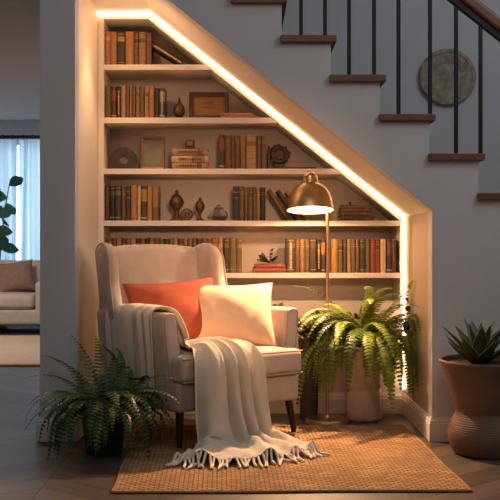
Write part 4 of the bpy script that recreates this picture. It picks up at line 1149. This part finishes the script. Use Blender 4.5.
# ------------------------------------------------------------------ far room furniture
SOFA = weave_mat('sofa_fabric', srgb(206, 192, 180), 120, bump=.3)
sy = 5.42
sx1 = -2.05; sx0 = -4.2
so = thing('sofa', 'beige low sofa in the far room in front of the curtains', 'sofa', (0, sy, 0))
MB().rbox(sx0, sx1, .0, .9, .10, .27, .03, 3, 6).obj('seat_frame', SOFA, so)
for a, b in ((sx0+.2, -3.15), (-3.14, sx1-.2)):
    MB().rbox(a, b, -.02, .66, .275, .43, .05, 4, 8, fn=lambda p, u: (p.x, p.y, p.z + (.02*(1-u.x**2)*(1-u.y**2) if u.z > 0 else 0))).obj('seat_cushion', SOFA, so)
    MB().rbox(a, b, .5, .76, .435, .80, .07, 4, 8, fn=lambda p, u: (p.x, p.y + .1*(p.z-.43), p.z)).obj('back_cushion', SOFA, so)
MB().rbox(sx0, sx1, .80, .95, .2, .74, .04, 3, 6).obj('back_frame', SOFA, so)
for a, b in ((sx0, sx0+.19), (sx1-.19, sx1)):
    MB().rbox(a, b, .0, .85, .2, .58, .05, 4, 6).obj('arm', SOFA, so)
for xx in (sx0+.1, sx1-.1, (sx0+sx1)/2):
    for yy in (.1, .8): MB().box(xx-.03, xx+.03, yy-.03, yy+.03, 0, .105).obj('leg', LEGW, so, smooth=False)
p = at(20, 279, sy+.3)
pillow('cushion', 'dusty brown cushion leaning on the far room sofa', (.40, .36), .15, (p.x-.06, sy+.36, .43+.19), radians(-20), .1, radians(-8), mat('dusty_brown_linen', srgb(150, 122, 108), rough=.95, bump=.3), 5)
rgx = thing('area_rug', 'pale cream pile rug in front of the far room sofa', 'rug', (0, 0, 0))
MB().rbox(-4.6, -1.42, 2.75, 5.1, .0005, .022, .01, 2, 20).obj('pile', mat('cream_pile', srgb(206, 180, 158), rough=1, noise=.08, nscale=18, bump=1, bscale=90), rgx)
# tall leafy plant beside the sofa
pl = thing('rubber_plant', 'tall green rubber plant at the left edge by the sheer curtains', 'potted plant', (xat(-4, 6.58), 6.58, 0))
MB().lathe([(.10, 0), (.12, .01), (.15, .34), (.158, .36), (.15, .365), (.14, .33), (.001, .32)], n=28, cap=False).obj('pot', mat('grey_pot', srgb(120, 116, 112), rough=.7), pl)
RUB = leaf_mat('rubber_leaf', srgb(30, 66, 48), srgb(60, 110, 78), .35)
rnd = random.Random(31)
for sN in range(4):
    az = sN*1.6+.2; m = MB(); hts = (1.62, 1.45, 1.3, 1.5)[sN]
    stem = [(.03*cos(az)+.13*cos(az)*t*t, .02*sin(az)+.04*sin(az)*t*t, .31 + hts*t*.86) for t in [q/10 for q in range(11)]]
    MB().tube(stem, [.012*(1-.5*q/10) for q in range(11)], 7).obj('stem', mat('green_stem', srgb(90, 84, 56), rough=.7), pl)
    for q in range(6):
        t = .45 + .55*q/5; P = Vector((.03*cos(az)+.13*cos(az)*t*t, .02*sin(az)+.04*sin(az)*t*t, .31+hts*t*.86)); a = az + q*2.4; e = rnd.uniform(.1, .9); L_ = rnd.uniform(.22, .30)
        d = Vector((cos(a)*cos(e), sin(a)*cos(e)*.3, sin(e))); sd = d.cross(Vector((.25, 1, .2))).normalized(); up = sd.cross(d)
        v = []; f = []; n = 8
        for s in range(n+1):
            u = s/n; w2 = L_*.30*sin(pi*min(1, u*.96+.02))**.8; c_ = P + d*(L_*u) - Vector((0, 0, 1))*.10*u*u*L_*4*.5
            v += [c_ - sd*w2 + up*.02*w2*8, c_ , c_ + sd*w2 + up*.02*w2*8]
        for s in range(n):
            for jj in range(2): f.append((s*3+jj, s*3+jj+1, s*3+jj+4, s*3+jj+3))
        MB().add(v, f).obj('leaf', RUB, pl, recalc=False, sharp=180)

# ------------------------------------------------------------------ lights
def light(name, typ, loc, energy, col, size=.1, rot=(0,0,0), size_y=None, spread=None):
    l = bpy.data.lights.new(name, typ); l.energy = energy; l.color = col
    if typ == 'AREA':
        l.size = size
        if size_y: l.shape = 'RECTANGLE'; l.size_y = size_y
        if spread: l.spread = radians(spread)
    elif typ in ('POINT', 'SPOT'): l.shadow_soft_size = size
    o = bpy.data.objects.new(name, l); C.objects.link(o); o.location = loc; o.rotation_euler = rot
    return o
light('lamp_light', 'POINT', (lxp+sxo, ly-.018, zrim+.018), 6, (1, .58, .30), .012)
ls_ = light('lamp_beam', 'SPOT', (lxp+sxo-.01, ly-.03, zrim+.008), 92, (1, .58, .32), .02)
ls_.data.spot_size = radians(108); ls_.data.spot_blend = .6
ls_.rotation_euler = Vector((-.26, -.75, -1)).to_track_quat('-Z', 'Y').to_euler()
dn_ = light('nook_down_fill', 'SPOT', (-.52, .30, 2.19), 14, (1, .58, .32), .04)  # added fill high in the nook for the left jamb, no fixture there
light('nook_top_fill', 'POINT', (-.56, .34, 1.98), 1.7, (1, .58, .32), .03)  # added point fill to brighten the top row of books, no real bulb
dn_.data.spot_size = radians(84); dn_.data.spot_blend = .8
dn_.rotation_euler = Vector((-.16, .10, -1)).to_track_quat('-Z', 'Y').to_euler()
light('window_light', 'AREA', ((wx0+wx1)/2, 7.5, 1.4), 58, (.66, .82, 1), 3.2, (radians(-90), 0, 0), 2.2)
light('far_room_light', 'AREA', (-3.2, 3.6, 2.45), 34, (1, .84, .72), 1.2, (0, 0, 0), 1.2)
light('room_fill', 'AREA', (-.2, -3.6, 3.0), 10, (1, .84, .70), 2.4, (radians(38), 0, 0), 1.6)
light('stair_fill', 'AREA', (2.4, -1.6, 3.4), 17, (.88, .93, 1), 1.6, (radians(35), radians(25), 0), 1.6)  # cool fill added for the walls around the stairs, no window there

sp_ = light('nook_front_fill', 'SPOT', (.25, -2.9, 1.5), 120, (1, .55, .32), .12)  # added warm fill from the front to brighten the bookcase and chair
sp_.data.spot_size = radians(32); sp_.data.spot_blend = 1
sp_.rotation_euler = (Vector((-.04, .8, .85)) - sp_.location).to_track_quat('-Z', 'Y').to_euler()
wd = bpy.data.worlds.new('dusk'); bpy.context.scene.world = wd; wd.use_nodes = True
bg = wd.node_tree.nodes['Background']; bg.inputs['Color'].default_value = (.62, .72, .9, 1); bg.inputs['Strength'].default_value = .06

# ------------------------------------------------------------------ camera
cam = bpy.data.cameras.new('camera'); cam.sensor_width = 36; cam.lens = FOC/500*36
cam.shift_x = (250-VX)/500; cam.shift_y = (VY-250)/500
co = bpy.data.objects.new('camera', cam); C.objects.link(co); co.location = (0, -CD, H); co.rotation_euler = (radians(90), 0, 0)
bpy.context.scene.camera = co
sc = bpy.context.scene
sc.view_settings.view_transform = 'Standard'
sc.view_settings.look = 'None'
sc.view_settings.exposure = 0.6
